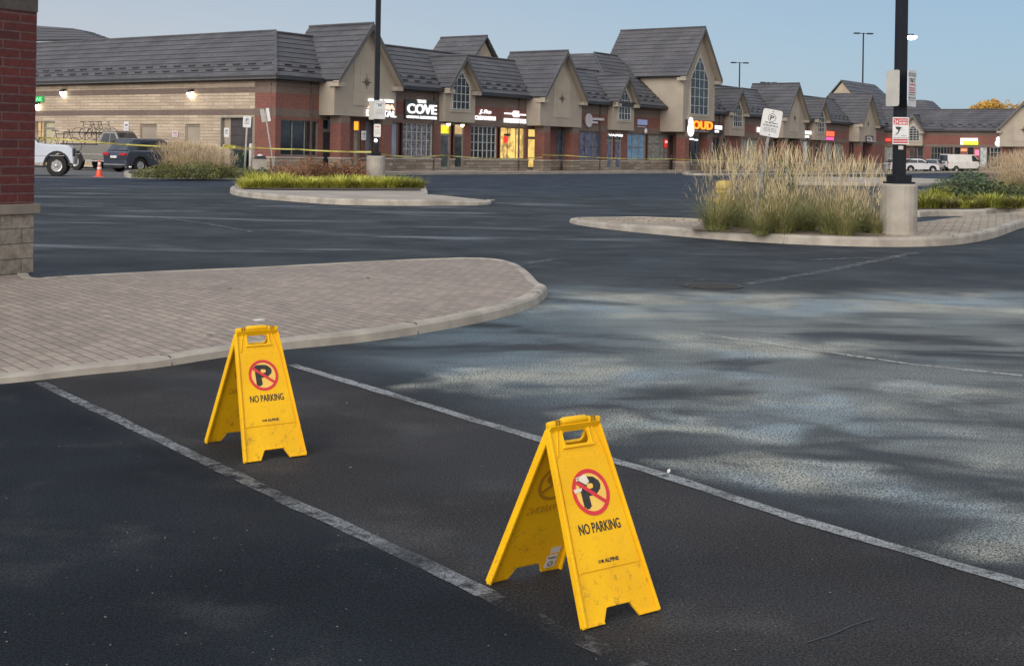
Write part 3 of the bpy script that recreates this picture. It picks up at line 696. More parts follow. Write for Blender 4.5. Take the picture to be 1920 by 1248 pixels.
def bay(f, par, a0, a1, wf, zb, zeave, zapex, half, back, c=None, ov=.45, spec='win', n=9, cut=None, winp=None):
    c = (a0 + a1) / 2 if c is None else c
    sl = (zapex - zeave) / half
    zt = lambda x: zapex - sl * abs(x - c) - .12
    mb = MB(f)
    o = [(a0, zb), (a1, zb), (a1, zt(a1)), (c, zt(c)), (a0, zt(a0))]
    mb.extr([(x, wf - .25, z) for x, z in o], (0, .25, 0))                      # front
    mb.box(a0, a0 + .2, -.35, wf - .25, zb, zt(a0)); mb.box(a1 - .2, a1, -.35, wf - .25, zb, zt(a1))
    mb.box(a0 + .2, a1 - .2, -.3, wf - .25, zb, zb + .15)
    if wf < .9: pass
    by = mb.build('gable_bay', M_STUCCO, par)
    # roof: two tiled slopes, rake boards and little eave returns
    mb = MB(); fr, bk = wf + ov, -back; bkl = bk if cut is None else cut
    for sgn in (-1, 1):
        courses(mb, [f(c + sgn * half, fr, zeave), f(c + sgn * half, bkl, zeave), f(c, bk, zapex), f(c, fr, zapex)], n, guards=False)
    mb.tube([f(c, fr + .02, zapex + .05), f(c, bk, zapex + .05)], .07, 6, 0)
    mb.build('gable_roof', [M_ROOF, M_ROOFLIP], by)
    mb = MB(f)
    for sgn in (-1, 1):
        p = [(c + sgn * half, zeave - .22), (c + sgn * half, zeave + .06), (c, zapex + .06), (c, zapex - .3)]
        mb.extr([(x, fr - .02, z) for x, z in p], (0, .05, 0), 0)
        q = [(c + sgn * half, zeave - .10), (c, zapex - .13), (c, zapex - .19), (c + sgn * half, zeave - .16)]
        mb.extr([(x, wf, z) for x, z in q], (0, ov - .02, 0), 1)
        x0, x1 = sorted((c + sgn * half, c + sgn * (half - .55)))
        mb.box(x0, x1, wf - .3, fr - .03, zeave - .36, zeave - .12, 1)
    mb.build('rake_board', [M_GUTTERL, M_STUCCO], by)
    if spec == 'win':
        hw, z0, zs, za, cols, rows = winp
        gothic_window(f, by, c, hw, z0, zs, za, wf + .012, cols, rows)
        mb = MB(f); o = gothic(c, hw + .16, z0 - .16, zs + .03, za + .3); i_ = gothic(c, hw + .01, z0 - .01, zs, za + .02)
        for k in range(5):
            a, b_, c2, d = o[k], o[(k + 1) % 5], i_[(k + 1) % 5], i_[k]
            mb.hexa([(q[0], wf, q[1]) for q in (a, b_, c2, d)] + [(q[0], wf + .05, q[1]) for q in (a, b_, c2, d)])
        mb.build('window_surround', M_STUCCO2, by)
    elif spec == 'star':
        mb = MB(f); hw = 1.05; z0, zs, za = 3.75, 6.1, 7.35
        mb.extr([(x, wf, z) for x, z in gothic(c, hw, z0, zs, za)], (0, .03, 0), 0)
        for z in (z0 + .75, z0 + 1.75, zs + .05): mb.box(c - hw, c + hw, wf + .03, wf + .036, z - .012, z + .012, 1)
        for x in (-.55, .55): mb.box(c + x - .012, c + x + .012, wf + .03, wf + .0365, z0 + .75, zs + .05, 1)
        mb.build('stucco_panel', [M_STUCCO2, M_STUCCO], by)
        mb = MB(f); zc = z0 + 1.3
        for k in range(8):
            a = math.pi * k / 4; r = .46 if k % 2 == 0 else .3; ca, sa = math.cos(a), math.sin(a)
            mb.faces([(c, wf + .09, zc), (c + ca * r * .28 - sa * .06, wf + .04, zc + sa * r * .28 + ca * .06), (c + ca * r, wf + .04, zc + sa * r), (c + ca * r * .28 + sa * .06, wf + .04, zc + sa * r * .28 - ca * .06)], [(0, 1, 2), (0, 2, 3)])
        mb.build('star_ornament', pm('ornament_bronze', (.1, .08, .065), None, 3, .6), by)
    return by
def U(px): return fac(px, 280)[0]
def Z(px, py): return fac(px, py)[1]
M_BAND_PIPE = pm('downpipe_brown', (.10, .075, .065), None, 3, .5)
# ---- openings of the shop front, measured on the facade: a0 a1 z0 z1
ops, doors_, gaps = [], [], []
WIN = []
def win(x0, x1, zt=2.98, zb=.92, cols=3, rows=1, pane=M_GLASS, fm=None, **k): WIN.append((U(x0), U(x1), zb, zt, cols, rows, pane, fm, k))
def dr(x0, x1, leaf, trans, fm=None, zb=.2, zt=2.33, z1=2.98, glass=True): doors_.append((U(x0), U(x1), zb, zt, z1, leaf, trans, fm, glass))
win(526, 597, 2.85, .95, 3, 1, M_GLASS)
dr(605, 632, M_GREYD, M_GLASS)
dr(663, 676, pm('pale_door', (.38, .33, .25), (.3, .25, .2), 2, .6), E_ORANGE)
win(685, 700, 2.95, .92, 1, 1, M_LPANEL); 
win(733, 748, 2.95, .92, 1, 1, M_LPANEL); win(748.3, 754.5, 2.95, .92, 1, 1, M_GLASS, M_FRAMED)
win(755, 812, 2.98, .92, 6, 4, M_GOODS, M_MULL)
dr(826, 845, pm('door_glass_grey', (.12, .13, .13), (.05, .055, .055), 2.5, .15), E_YELLOW); win(845.3, 851.7, 2.95, .92, 1, 1, M_GLASS, M_FRAMED)
dr(852, 870, pm('door_glass_dark', (.055, .06, .05), (.02, .02, .02), 2.5, .12), E_WARM)
win(883, 932, 2.98, .92, 6, 4, M_GLASS2, M_MULL); win(932.3, 938, 2.95, .92, 1, 1, M_GLASS, M_FRAMED)
win(938.3, 985, 2.98, .92, 3, 1, E_SHOP)
dr(990, 1008, E_DOORY, E_DOORY); 
win(1042, 1065, 2.98, .92, 3, 1, M_NAVY)
win(1087, 1127, 2.98, .92, 3, 2, M_NAVY)
dr(1138, 1150, M_NAVY, M_GLASS); win(1150.3, 1153, 2.9, .92, 1, 1, M_GLASS, M_FRAMED); dr(1153.5, 1166, M_NAVY, M_GLASS)
win(1176, 1211, 2.98, .92, 3, 2, M_LBLUE); win(1211.3, 1215, 2.95, .92, 1, 1, M_GLASS, M_FRAMED)
win(1215.3, 1252, 2.98, .92, 5, 3, M_BLIND)
dr(1254, 1263, M_BROWND, M_GLASS, M_FRAMED, glass=False)
win(1287, 1318, 2.98, .92, 3, 1, M_GLASS2)
win(1337, 1350, 2.98, .92, 2, 1, M_GLASS2); dr(1352, 1362, M_BROWND, M_GLASS, glass=False)
win(1390, 1421, 2.98, .92, 5, 1, M_BLIND); dr(1440, 1449, M_GREYD, M_GLASS); win(1449.3, 1462, 2.9, .92, 2, 1, M_GLASS)
win(1489, 1495, 2.98, .92, 1, 1, M_GLASS); win(1503, 1517, 2.98, .92, 2, 1, E_PALE)
dr(1519, 1526, M_GLASS, M_GLASS); dr(1529, 1536, M_BROWND, M_GLASS)
win(1543, 1561, 2.98, .92, 3, 1, M_BLIND); win(1561.2, 1564, 2.95, .92, 1, 1, M_GLASS, M_FRAMED); win(1564.2, 1580, 2.98, .92, 3, 1, M_BLIND)
win(1592, 1606, 2.98, .92, 2, 1, M_GLASS2)
END_U = 96.0
allops = [(a, b, z0, z1) for a, b, z0, z1, *_ in WIN] + [(a, b, .1, z1) for a, b, zb, zt, z1, *_ in doors_]
wall(fmain, plaza, 0, END_U, allops)
base(fmain, plaza, -.05, END_U, [(a, b) for a, b, *_ in doors_])
for a, b, z0, z1, c, r, p, fm, k in WIN: window(fmain, plaza, a, b, z0, z1, c, r, p, fm, **k)
for a, b, zb, zt, z1, leaf, tr, fm, gl in doors_:
    door(fmain, plaza, a, b, zb, zt, z1, leaf, tr, fm, glass=gl)
mb = MB(fmain)
for a, b, *_ in doors_: mb.box(a - .25, b + .25, -.25, .75, .14, .2)
mb.build('door_step', M_SILL, plaza)
# ---- end wall (faces the camera, left)
def W(px): return sid(px, 260)[0]
dO = (W(413), W(476), .1, 2.92)
sops = [dO, (W(262), W(294), .1, 2.58), (W(347), W(375), .1, 2.58), (W(66), W(81), .9, 2.75), (W(82), W(103), .1, 2.75)]
SZ = [(.1, 3.08, 4, 0), (3.08, 3.38, 2, .02), (3.38, 4.25, 4, 0), (4.25, 4.55, 2, .02), (4.55, 4.82, 4, 0), (4.82, EAVE, 2, .03)]
wall(fside, plaza, -34, W(477), sops, SZ, name='stone_wall')
wall(fside, plaza, W(477), -.31, [], FZ); base(fside, plaza, W(477), .0, [])
# recessed loading door
mb = MB(fside); a0, a1 = dO[0], dO[1]; um = W(427)
mb.box(a0, a0 + .08, -.3, .03, .1, 3.0); mb.box(a1 - .08, a1, -.3, .03, .1, 3.0); mb.box(a0 + .08, a1 - .08, -.3, .03, 2.92, 3.0)
ld = mb.build('loading_door', M_FRAME, plaza)
mb = MB(fside); mb.box(um, a1 - .08, -.28, -.22, .1, 2.92, 0)
for k in range(1, 6): mb.box(um, a1 - .08, -.22, -.20, .1 + k * .47, .13 + k * .47, 1)
mb.build('door_leaf', [M_GREYD, M_BROWND], ld)
mb = MB(fside); mb.box(a0 + .08, um, -.28, -.2, .1, 2.92); mb.build('side_panel', M_TAND, ld)
for x0, x1 in ((262, 294), (347, 375)):
    door(fside, plaza, W(x0), W(x1), .1, 2.47, 2.58, M_TAND, M_TAND, M_TAND, rec=-.1, glass=False)
window(fside, plaza, W(66), W(81), .9, 2.75, 2, 3, E_WARM); door(fside, plaza, W(82), W(103), .1, 2.3, 2.75, pm('cream_door', (.42, .38, .26), None, 2, .6), pm('cream_door', (.4, .36, .2)), glass=False)
# wall pack lamps
for i, (px, py) in enumerate(((122, 175), (360.5, 176), (73, 199))):
    a, z = sid(px, py); L = loc_to_world(fside(a, 0, z - .25))
    t_ = thing('wall_lamp', ['lit wall lamp left of the two on the pale stone end wall', 'lit wall lamp right of the two on the pale stone end wall', 'lit white lamp under the green sign beside the brick pier'][i], 'wall lamp', L, ANG, 'lamps on the stone end wall')
    mb = MB(lambda x, y, z: (-x, y, z)); s = .8 if i < 2 else .55
    mb.box(0, .06, -.14 * s, .14 * s, .1, .5); mb.hexa([(.06, -.2 * s, .36), (.06, .2 * s, .36), (.3, .2 * s, .3), (.3, -.2 * s, .3), (.06, -.2 * s, .5), (.06, .2 * s, .5), (.26, .2 * s, .44), (.26, -.2 * s, .44)])
    mb.build('housing', M_GUTTER, t_)
    mb = MB(lambda x, y, z: (-x, y, z)); mb.hexa([(.06, -.17 * s, .0), (.06, .17 * s, .0), (.14, .13 * s, .04), (.14, -.13 * s, .04), (.06, -.19 * s, .355), (.06, .19 * s, .355), (.29, .19 * s, .295), (.29, -.19 * s, .295)])
    mb.build('lens', E_LAMP, t_)
# ---- roofs
mb = MB()
courses(mb, [uw(-.35, .35, EAVE + .05), uw(END_U, .35, EAVE + .05), uw(END_U, -2.45, RIDGE), uw(2.45, -2.45, RIDGE)], 9, guards=True)
courses(mb, [uw(-.35, -34, EAVE + .05), uw(-.35, .35, EAVE + .05), uw(2.45, -2.45, RIDGE + .1), uw(2.45, -34, RIDGE + .1)], 9, guards=True)
mb.tube([uw(-.35, .35, EAVE + .1), uw(2.45, -2.45, RIDGE + .08)], .08, 6)
mb.tube([uw(2.45, -2.45, RIDGE + .05), uw(END_U, -2.45, RIDGE + .05)], .07, 6)
mb.tube([uw(2.45, -2.45, RIDGE + .12), uw(2.45, -34, RIDGE + .12)], .07, 6)
mb.faces([uw(2.6, -2.6, 5), uw(END_U, -2.6, 5), uw(END_U, -2.6, RIDGE - .02), uw(2.6, -2.6, RIDGE - .02)], [(0, 1, 2, 3)], 1)
mb.faces([uw(2.6, -2.6, 5), uw(2.6, -34, 5), uw(2.6, -34, RIDGE - .02), uw(2.6, -2.6, RIDGE - .02)], [(0, 1, 2, 3)], 1)
mb.faces([uw(2.4, -2.4, 5.2), uw(END_U, -2.4, 5.2), uw(END_U, -14, 5.2), uw(2.4, -14, 5.2)], [(0, 1, 2, 3)], 1)
mb.faces([uw(END_U, .2, 4.9), uw(END_U, -2.6, 4.9), uw(END_U, -2.6, RIDGE - .1), uw(END_U, .2, EAVE + .1)], [(0, 1, 2, 3)], 1)
mb.build('roof', [M_ROOF, M_ROOFLIP], plaza)
mb = MB(uw)
mb.box(-.5, END_U, .3, .5, EAVE - .12, EAVE + .08); mb.box(-.5, -.3, -34, .3, EAVE - .12, EAVE + .08)
mb.box(-.3, END_U, -.01, .3, EAVE - .03, EAVE + .02); mb.box(-.3, -.01, -34, -.01, EAVE - .03, EAVE + .02)
mb.build('gutter', M_GUTTER, plaza)
mb = MB(uw); mb.box(-.012, END_U, .42, .512, EAVE + .081, EAVE + .1); mb.box(-.512, -.42, -34, .512, EAVE + .081, EAVE + .1); mb.box(-.512, -.500, -34, .512, EAVE - .11, EAVE - .05)
mb.build('gutter_edge', M_GUTTERL, plaza)
# bays: large with star / small with window / tower
big = dict(wf=1.1, zb=3.16, zeave=5.05, zapex=8.25, half=2.75, back=3.2, spec='star', n=10)
for a0, a1 in ((3.3, 8.5), (23.6, 28.9), (64.6, 69.9), (84.8, 90.1)): bay(fmain, plaza, a0, a1, **big)
sm = dict(wf=.5, zb=3.14, zeave=5.2, zapex=7.2, half=1.65, back=2.1, spec='win', n=7)
for c in (15.5, 35.95, 55.9, 75.5):
    bay(fmain, plaza, c - 1.55, c + 1.55, winp=(.9, 3.9, 5.35, 6.3, 4, 3), **sm)
sb = sid(1215, 57, 45.3)[0]
bay(fmain, plaza, 42.6, 48.2, 2.0, 3.2, 7.5, 11.5, 3.25, 5.2, c=45.3, spec='win', n=12, winp=(1.6, 4.6, 7.4, 9.35, 4, 4), ov=.5)
mb = MB(uw); mb.box(42.6, 42.8, -5.5, -.35, 4.5, 7.45); mb.box(48.0, 48.2, -5.5, -.35, 4.5, 7.45); mb.build('tower_wall', M_STUCCO, plaza)
# raised hip roof round the tower
mb = MB()
courses(mb, [uw(34.4, .62, EAVE + .12), uw(42.6, .62, EAVE + .12), uw(42.6, -3.9, 9.2), uw(38.9, -3.9, 9.2)], 13, guards=True)
courses(mb, [uw(34.4, .62, EAVE + .12), uw(34.4, -8, EAVE + .12), uw(38.9, -8, 9.2), uw(38.9, -3.9, 9.2)], 13)
courses(mb, [uw(48.2, .55, EAVE + .12), uw(51.2, .55, EAVE + .12), uw(48.5, -2.6, 8.1), uw(48.2, -2.6, 8.1)], 11, guards=True)
courses(mb, [uw(51.2, .55, EAVE + .12), uw(51.2, -8, EAVE + .12), uw(48.4, -8, 8.1), uw(48.5, -2.6, 8.1)], 11)
mb.tube([uw(34.4, .62, EAVE + .18), uw(38.9, -3.9, 9.25), uw(42.6, -3.9, 9.25)], .07, 6)
mb.build('hip_roof', [M_ROOF, M_ROOFLIP], plaza)
mb = MB(uw); mb.box(34.3, 42.6, .56, .72, EAVE - .08, EAVE + .1); mb.build('gutter', M_GUTTER, plaza)
# cross gable standing behind the ridge
def back_gable(px_apex, py_apex, wq, half, drop, px_back, name='rear_gable'):
    u0, z0 = fac(px_apex, py_apex, wq); wb = sid(px_back, py_apex + 2, u0)[0]
    mb = MB()
    for s in (-1, 1): courses(mb, [uw(u0 + s * half, wq + .3, z0 - drop), uw(u0 + s * half, wb, z0 - drop), uw(u0, wb, z0), uw(u0, wq + .3, z0)], 9)
    mb.tube([uw(u0, wq + .3, z0 + .05), uw(u0, wb, z0 + .05)], .07, 6)
    r = mb.build(name, [M_ROOF, M_ROOFLIP], plaza)
    mb = MB(uw); k = .88
    mb.extr([(u0 - half * k, wq - .2, z0 - drop), (u0 + half * k, wq - .2, z0 - drop), (u0, wq - .2, z0 - .35)], (0, .2, 0)); mb.extr([(u0 - half * k, wq - .2, z0 - drop - 3), (u0 + half * k, wq - .2, z0 - drop - 3), (u0 + half * k, wq - .2, z0 - drop), (u0 - half * k, wq - .2, z0 - drop)], (0, .2, 0))
    mb.build('gable_wall', pm('tan_stucco', (.40, .34, .26), None, 1, .9), r)  # slightly paler, warmer stucco tone for the rear gables
back_gable(908, 68.5, -9, 3.3, 3.4, 826)
# far left roof over the side wing
mb = MB()
q = [uw(5, -16, 5), uw(5, -34, 5)]
u_, z_ = 9.0, 0
def at(px, py, Y):
    tx, tz = ray(px, py); return Vector((tx * Y, Y, EYE + tz * Y))
def world_to_loc(p):
    dx, dy = p[0] - P0[0], p[1] - P0[1]; return (DX * dx + DY * dy, -DY * dx + DX * dy, p[2] - BZ)
A_, B_, C_, D_ = at(20, 45, 92), at(137, 53.5, 90), at(192, 74, 88), at(20, 76, 88)
courses(mb, [world_to_loc(p) for p in (D_, C_, B_, A_)], 5); 
E2 = at(170, 60, 96); courses(mb, [world_to_loc(p) for p in (C_, at(215, 76, 98), E2, B_)], 5)
mb.build('wing_roof', [M_ROOF, M_ROOFLIP], plaza)
# brick columns carrying the big bays
def column(f, par, a, b, wd=.75, zt=3.16, par_=None):
    mb = MB(f); mb.box(a, a + wd, b - wd, b, .9, zt - .42, 1); mb.box(a, a + wd, b - wd - .01, b + .01, zt - .42, zt, 2)
    mb.box(a - .05, a + wd + .05, b - wd - .05, b + .05, .1, .82, 0); mb.box(a - .08, a + wd + .08, b - wd - .08, b + .08, .822, .9, 3)
    mb.build('brick_column', WM, par)
for a0, a1 in ((3.3, 8.5), (23.6, 28.9), (64.6, 69.9), (84.8, 90.1)):
    column(fmain, plaza, a0 + .6, 1.05); column(fmain, plaza, a1 - 1.0, 1.05)
column(fmain, plaza, 43.2, 1.9); column(fmain, plaza, 47.2, 1.9)
for i, u_ in enumerate((2.6, 13.4, 22.6, 33.2, 53.2, 64.0, 73.2)):
    mb = MB(uw); mb.box(u_, u_ + .09, .02, .11, .2, EAVE - .1); mb.box(u_, u_ + .09, .02, .3, EAVE - .16, EAVE - .07); mb.build('downpipe', M_BAND_PIPE, plaza)
for u_, w_, z_ in ((19.5, -3.6, 6.9), (31.0, -3.8, 7.0), (58.8, -3.6, 6.9)):
    mb = MB(uw); mb.box(u_, u_ + .9, w_ - .7, w_, 5.2, z_ + .95 ); mb.build('roof_unit', M_GALV, plaza)
# notices on the brick
def notice(f, par_world, px, py, wd, h, m, label, b=.02, cat='notice', grp=None, tz=None):
    a, z = f[1](px, py); mb = MB(world(f[0])); mb.box(a - wd / 2, a + wd / 2, b, b + .03, z - h / 2, z + h / 2, 0)
    mb.box(a - wd * .32, a + wd * .32, b + .03, b + .034, z + h * .1, z + h * .3, 1)
    for k in range(3): mb.box(a - wd * .34, a + wd * .34, b + .03, b + .034, z - h * (.05 + .13 * k), z - h * (.01 + .13 * k), 1)
    return mb.build(cat.replace(' ', '_'), [m, M_GREYINK], label=label, cat=cat, group=grp)
FM = (fmain, fac); FS = (fside, sid)
notice(FM, 0, 726, 255, .42, .78, M_WHITE, 'white notice board on the brick right of the left light pole')
notice(FM, 0, 1081, 264.5, .4, .72, M_WHITE, 'white notice on the brick column right of the navy poster window')
notice(FM, 0, 1279, 275, .3, .62, M_WHITE, 'white notice on the brick column under the red glowing shop sign', b=.1)
notice(FM, 0, 1333.5, 276, .34, .7, M_WHITE, 'white notice on the brick right of the red glowing shop sign')
notice(FM, 0, 654, 254, .34, .5, M_WHITE, 'small white notice on the brick column under the leftmost bay', b=1.06) 
notice(FM, 0, 1477, 279, .3, .62, M_WHITE, 'white notice on brick behind the tall grass plumes')
notice(FS, 0, 238, 238.5, .40, .62, M_WHITE, 'tall white notice on the pale stone wall above the dark car')
notice(FS, 0, 329.5, 251.5, .46, .34, pm('pink_notice', (.62, .5, .5), None, 4, .5), 'square pinkish notice between the two tan doors of the end wall')
a, z = sid(76, 186); mb = MB(world(fside)); mb.box(a - .7, a + .38, .02, .14, z - .17, z + .17, 0)
put_text(mb, 'EAK', a - .42, a + .34, z - .11, z + .11, lambda x, y, d: (x, .142 + d, y), .01, 1, bold=.004)
mb.build('shop_sign', [E_GREEN, em('green_letters', (.2, .9, .35), 1.0)], label='green lit sign on the end wall beside the brick pier', cat='shop sign')
# ================================================================== far block
def A(px): return sid(px, 290, UB)[0]
FB = [(.9, 3.0, 1, 0), (3.0, 3.3, 2, .012), (3.3, 4.4, 1, 0), (4.4, EAVE, 2, .02)]
fw_ = []; 
def fwin(x0, x1, c, r, p, fm=None, zt=3.0, zb=.6): fw_.append((A(x0), A(x1), zb, zt, c, r, p, fm))
fwin(1641, 1654, 3, 1, E_PALE); fwin(1654.3, 1657.7, 1, 1, M_GLASS, M_FRAMED); fwin(1658, 1676, 4, 1, M_BLIND)
fwin(1704, 1714, 1, 2, M_GLASS); fwin(1714.3, 1719, 1, 1, M_GLASS, M_FRAMED); fwin(1719.5, 1731, 1, 2, M_GLASS2)
fwin(1745, 1781, 6, 3, M_GLASS2); fwin(1781.3, 1786, 1, 1, M_GLASS, M_FRAMED); fwin(1788, 1801, 1, 1, M_GLASS); fwin(1813, 1826, 1, 1, M_GLASS)
fwin(1837, 1850, 1, 1, E_PALE); fwin(1851, 1855, 1, 1, M_GLASS, M_FRAMED); fwin(1856, 1877, 3, 4, M_GLASS, M_MULL)
fwin(1893, 1899, 1, 1, M_GLASS)
wall(ffar, farb, A(1560), A(2200), [(a, b, z0, z1) for a, b, z0, z1, *_ in fw_], FB); 
mb = MB(ffar); mb.box(A(1560), A(2200), -.3, .05, .1, .6); mb.build('stone_base', M_LEDGE, farb)
for a, b, z0, z1, c, r, p, fm in fw_: window(ffar, farb, a, b, z0, z1, c, r, p, fm)
fe = sid(1800, 244, UB)[1]; fr_ = sid(1820, 206, UB + 2.5)[1]
mb = MB(); al, ar = A(1560), A(2200)
courses(mb, [ffar(al, .35, fe), ffar(ar, .35, fe), ffar(ar, -2.5, fr_), ffar(al, -2.5, fr_)], 9, guards=True)
mb.tube([ffar(al, -2.5, fr_ + .05), ffar(ar, -2.5, fr_ + .05)], .07, 6)
mb.faces([ffar(al, -2.6, 4), ffar(ar, -2.6, 4), ffar(ar, -2.6, fr_), ffar(al, -2.6, fr_)], [(0, 1, 2, 3)], 1)
mb.build('roof', [M_ROOF, M_ROOFLIP], farb)
mb = MB(ffar); mb.box(al, ar, .3, .5, fe - .15, fe + .04); mb.box(al, ar, 0, .3, fe - .06, fe); mb.build('gutter', M_GUTTER, farb)
# raised part and corner gable of the far block
zr = sid(1720, 187.5, UB + 5)[1]; s0, s1 = sid(1600, 187, UB + 5)[0], sid(1731, 187, UB + 5)[0]
mb = MB(); e1 = s1 + 4.2
courses(mb, [ffar(al, .55, fe + .1), ffar(e1, .55, fe + .1), ffar(s1, -5, zr), ffar(al, -5, zr)], 12, guards=True)
courses(mb, [ffar(e1, .55, fe + .1), ffar(e1, -9, fe + .1), ffar(s1, -9, zr), ffar(s1, -5, zr)], 12)
mb.build('hip_roof', [M_ROOF, M_ROOFLIP], farb)
aL, zL = sid(1579.5, 150, UB - 3); aR = aL; hw = 4.7; dp = 5.3
mb = MB()
for s in (-1, 1): courses(mb, [ffar(aL + s * hw, 3.4, zL - dp), ffar(aL + s * hw, -14, zL - dp), ffar(aL, -9, zL), ffar(aL, 3.4, zL)], 12)
courses(mb, [ffar(aL + hw, -14, zL - dp), ffar(aL - hw, -14, zL - dp), ffar(aL, -9, zL), ffar(aL, -9, zL)], 12)
cg = mb.build('rear_gable', [M_ROOF, M_ROOFLIP], farb)
mb = MB(ffar); mb.extr([(aL - hw * .9, 2.9, zL - dp), (aL + hw * .9, 2.9, zL - dp), (aL, 2.9, zL - .3)], (0, .2, 0)); mb.box(aL - hw * .9, aL + hw * .9, 2.9, 3.1, 3, zL - dp - .01); mb.build('gable_wall', MATS['tan_stucco'], cg)
bay(ffar, farb, A(1697), A(1732), .6, 3.1, fe - .1, sid(1708, 216, UB)[1] , (A(1732) - A(1697)) / 2 + .2, 2.4, spec='win', n=7, winp=(.8, 3.7, 4.9, 5.7, 4, 4))
bay(ffar, farb, A(1878), A(1878) + 5.4, 1.1, 3.1, fe, fe + 3.2, 2.95, 3.4, spec='star', n=9)
mb = MB(ffar); mb.box(A(1914), A(1914) + 1.2, -4.2, -3.2, 6, fe + 4.2); mb.build('chimney', M_BRICK, farb)
# ================================================================== SHOP SIGNS (each its own thing)
def rect_px(x0, y0, x1, y1, f=fac, b=0.0):
    a0, z1 = f(x0, y0, b) if f is fac else f(x0, y0, UB - b); a1, z0 = f(x1, y1, b) if f is fac else f(x1, y1, UB - b)
    return a0, a1, z0, z1
def sg(label, group=None): return dict(label=label, cat='shop sign', group='lit signs over the shops')
WF = world(fmain); WB = world(ffar)
def T(mb, s, x0, y0, x1, y1, b, mi=0, ex=.08, bold=.02, f=fac, shear=0):
    a0, a1, z0, z1 = rect_px(x0, y0, x1, y1, f, b)
    put_text(mb, s, a0, a1, min(z0, z1), max(z0, z1), lambda x, y, d: (x, b + d, y), ex, mi, 1.0, bold, shear)
def panel(mb, x0, y0, x1, y1, b, th, mi, f=fac):
    a0, a1, z0, z1 = rect_px(x0, y0, x1, y1, f, b); mb.box(a0, a1, b, b + th, min(z0, z1), max(z0, z1), mi)
mb = MB(WF); bb = 1.13
panel(mb, 692, 187, 737, 220, bb, .02, 3)
T(mb, '--', 691, 186, 716, 191, bb + .03, 0, bold=.04); panel(mb, 720, 186.5, 736, 193.5, bb + .03, .1, 0)
T(mb, 'A', 689, 195, 701, 203.5, bb + .03, 1, bold=.03); T(mb, 'NIA', 716, 196, 738, 206, bb + .03, 1, bold=.03)
T(mb, 'DENTAL', 687, 206, 741, 220, bb + .03, 0, bold=.02)
mb.build('shop_sign', [E_WHITE, E_PEACH, E_RED, M_FRAMED], **sg('white and peach lit DENTAL letters behind the left light pole'))
mb = MB(WF); panel(mb, 758, 186, 818, 225, .03, .1, 1)
T(mb, 'THE', 782, 187.5, 797, 193.5, .14, bold=.02); T(mb, 'COVE', 763.5, 194.5, 817, 215, .14, bold=.02); T(mb, 'CIGAR', 762, 217, 785, 222, .14, bold=.02); T(mb, 'LOUNGE', 788, 218, 817, 224, .14, bold=.02)
mb.build('shop_sign', [E_WHITE, pm('dark_panel', (.05, .052, .05), (.035, .037, .036), 2, .6)], **sg('dark panel with large glowing white COVE letters'))
mb = MB(WF); T(mb, 'J. Pro', 898, 205.5, 918, 215.5, .04, bold=.015, shear=.15); T(mb, 'CLEANERS', 888.5, 217, 928, 226, .04, bold=.015)
mb.build('shop_sign', [E_WHITE], **sg('glowing white J. Pro CLEANERS letters on the brick'))
mb = MB(WF); T(mb, 'CK', 961, 209, 972, 219, .04, bold=.06); panel(mb, 945.5, 211.3, 960, 215, .04, .08, 0); panel(mb, 972, 213.7, 984.5, 217.3, .04, .08, 0); T(mb, 'MARKETING', 945, 222, 984.5, 231.5, .04, bold=.025)
mb.build('shop_sign', [E_WHITE], **sg('glowing white two-line letters above the yellow lit window'))
mb = MB(WF); a, z = fac(1101.5, 226); mb.lathe([(.5, 0), (.5, .1), (.44, .12)], (a, .04, z), 20, 0, 'y'); panel(mb, 1106, 220.5, 1131, 226.5, .05, .08, 0); panel(mb, 1107, 227.5, 1119, 232, .05, .08, 0)
mb.build('shop_sign', [pm('unlit_letters', (.55, .53, .54), (.4, .38, .4), 3, .5)], **sg('unlit pale round logo with two lines of letters left of a small window bay'))
mb = MB(WF); panel(mb, 1195, 224, 1212, 235, .04, .08, 0); panel(mb, 1193.5, 236.8, 1209, 239.3, .04, .06, 1); mb.build('shop_sign', [E_BLUE, pm('unlit_letters', (.5, .5, .5))], **sg('small blue sign panel on the brick beside the tall tower bay'))
mb = MB(WF); a, z = fac(1208.5, 246); mb.lathe([(.16, 0), (.22, .08), (.1, .16)], (a, .04, z), 14, 0, 'y'); mb.build('wall_lamp', [M_WHITE], label='small unlit round wall lamp under the blue sign panel', cat='wall lamp')
bt = 2.02; mb = MB(WF); panel(mb, 1285.5, 224, 1337.5, 249, bt, .12, 1); panel(mb, 1297, 225.5, 1336, 243.5, bt + .12, .01, 2)
a, z = fac(1292, 230, bt); mb.lathe([(.38, 0), (.38, .06), (.3, .08)], (a, bt + .13, z + .05), 18, 0, 'y'); mb.lathe([(.55, 0), (.55, .06), (.45, .08)], (a, bt + .13, z - .55), 20, 0, 'y')
T(mb, 'OUD', 1299, 226.5, 1335, 243.5, bt + .15, 3, bold=.03)
T(mb, 'AND HOOKAH', 1299, 244.8, 1329, 247.6, bt + .13, 4, ex=.03, bold=.01)
mb.build('shop_sign', [E_WHITE, M_FRAMED, em('sign_dark_red_light', (.6, .006, .006), .45), E_ORANGE, pm('unlit_letters', (.5, .5, .5))], **sg('dark sign box with glowing red and orange OUD letters under the tower'))
mb = MB(WF); panel(mb, 1337.5, 233, 1353.5, 252, .05, .1, 1); panel(mb, 1338.5, 235, 1353, 243.5, .16, .05, 0); panel(mb, 1338, 244.5, 1347, 248.8, .16, .05, 0)
mb.build('shop_sign', [E_WHITE, M_FRAMED], **sg('two white glowing blocks on a dark box right of the OUD sign'))
mb = MB(WF); panel(mb, 1419, 238.5, 1432, 248.5, .05, .1, 0); mb.build('shop_sign', [E_WHITE], **sg('white glowing sign partly behind the tilted parking sign'))
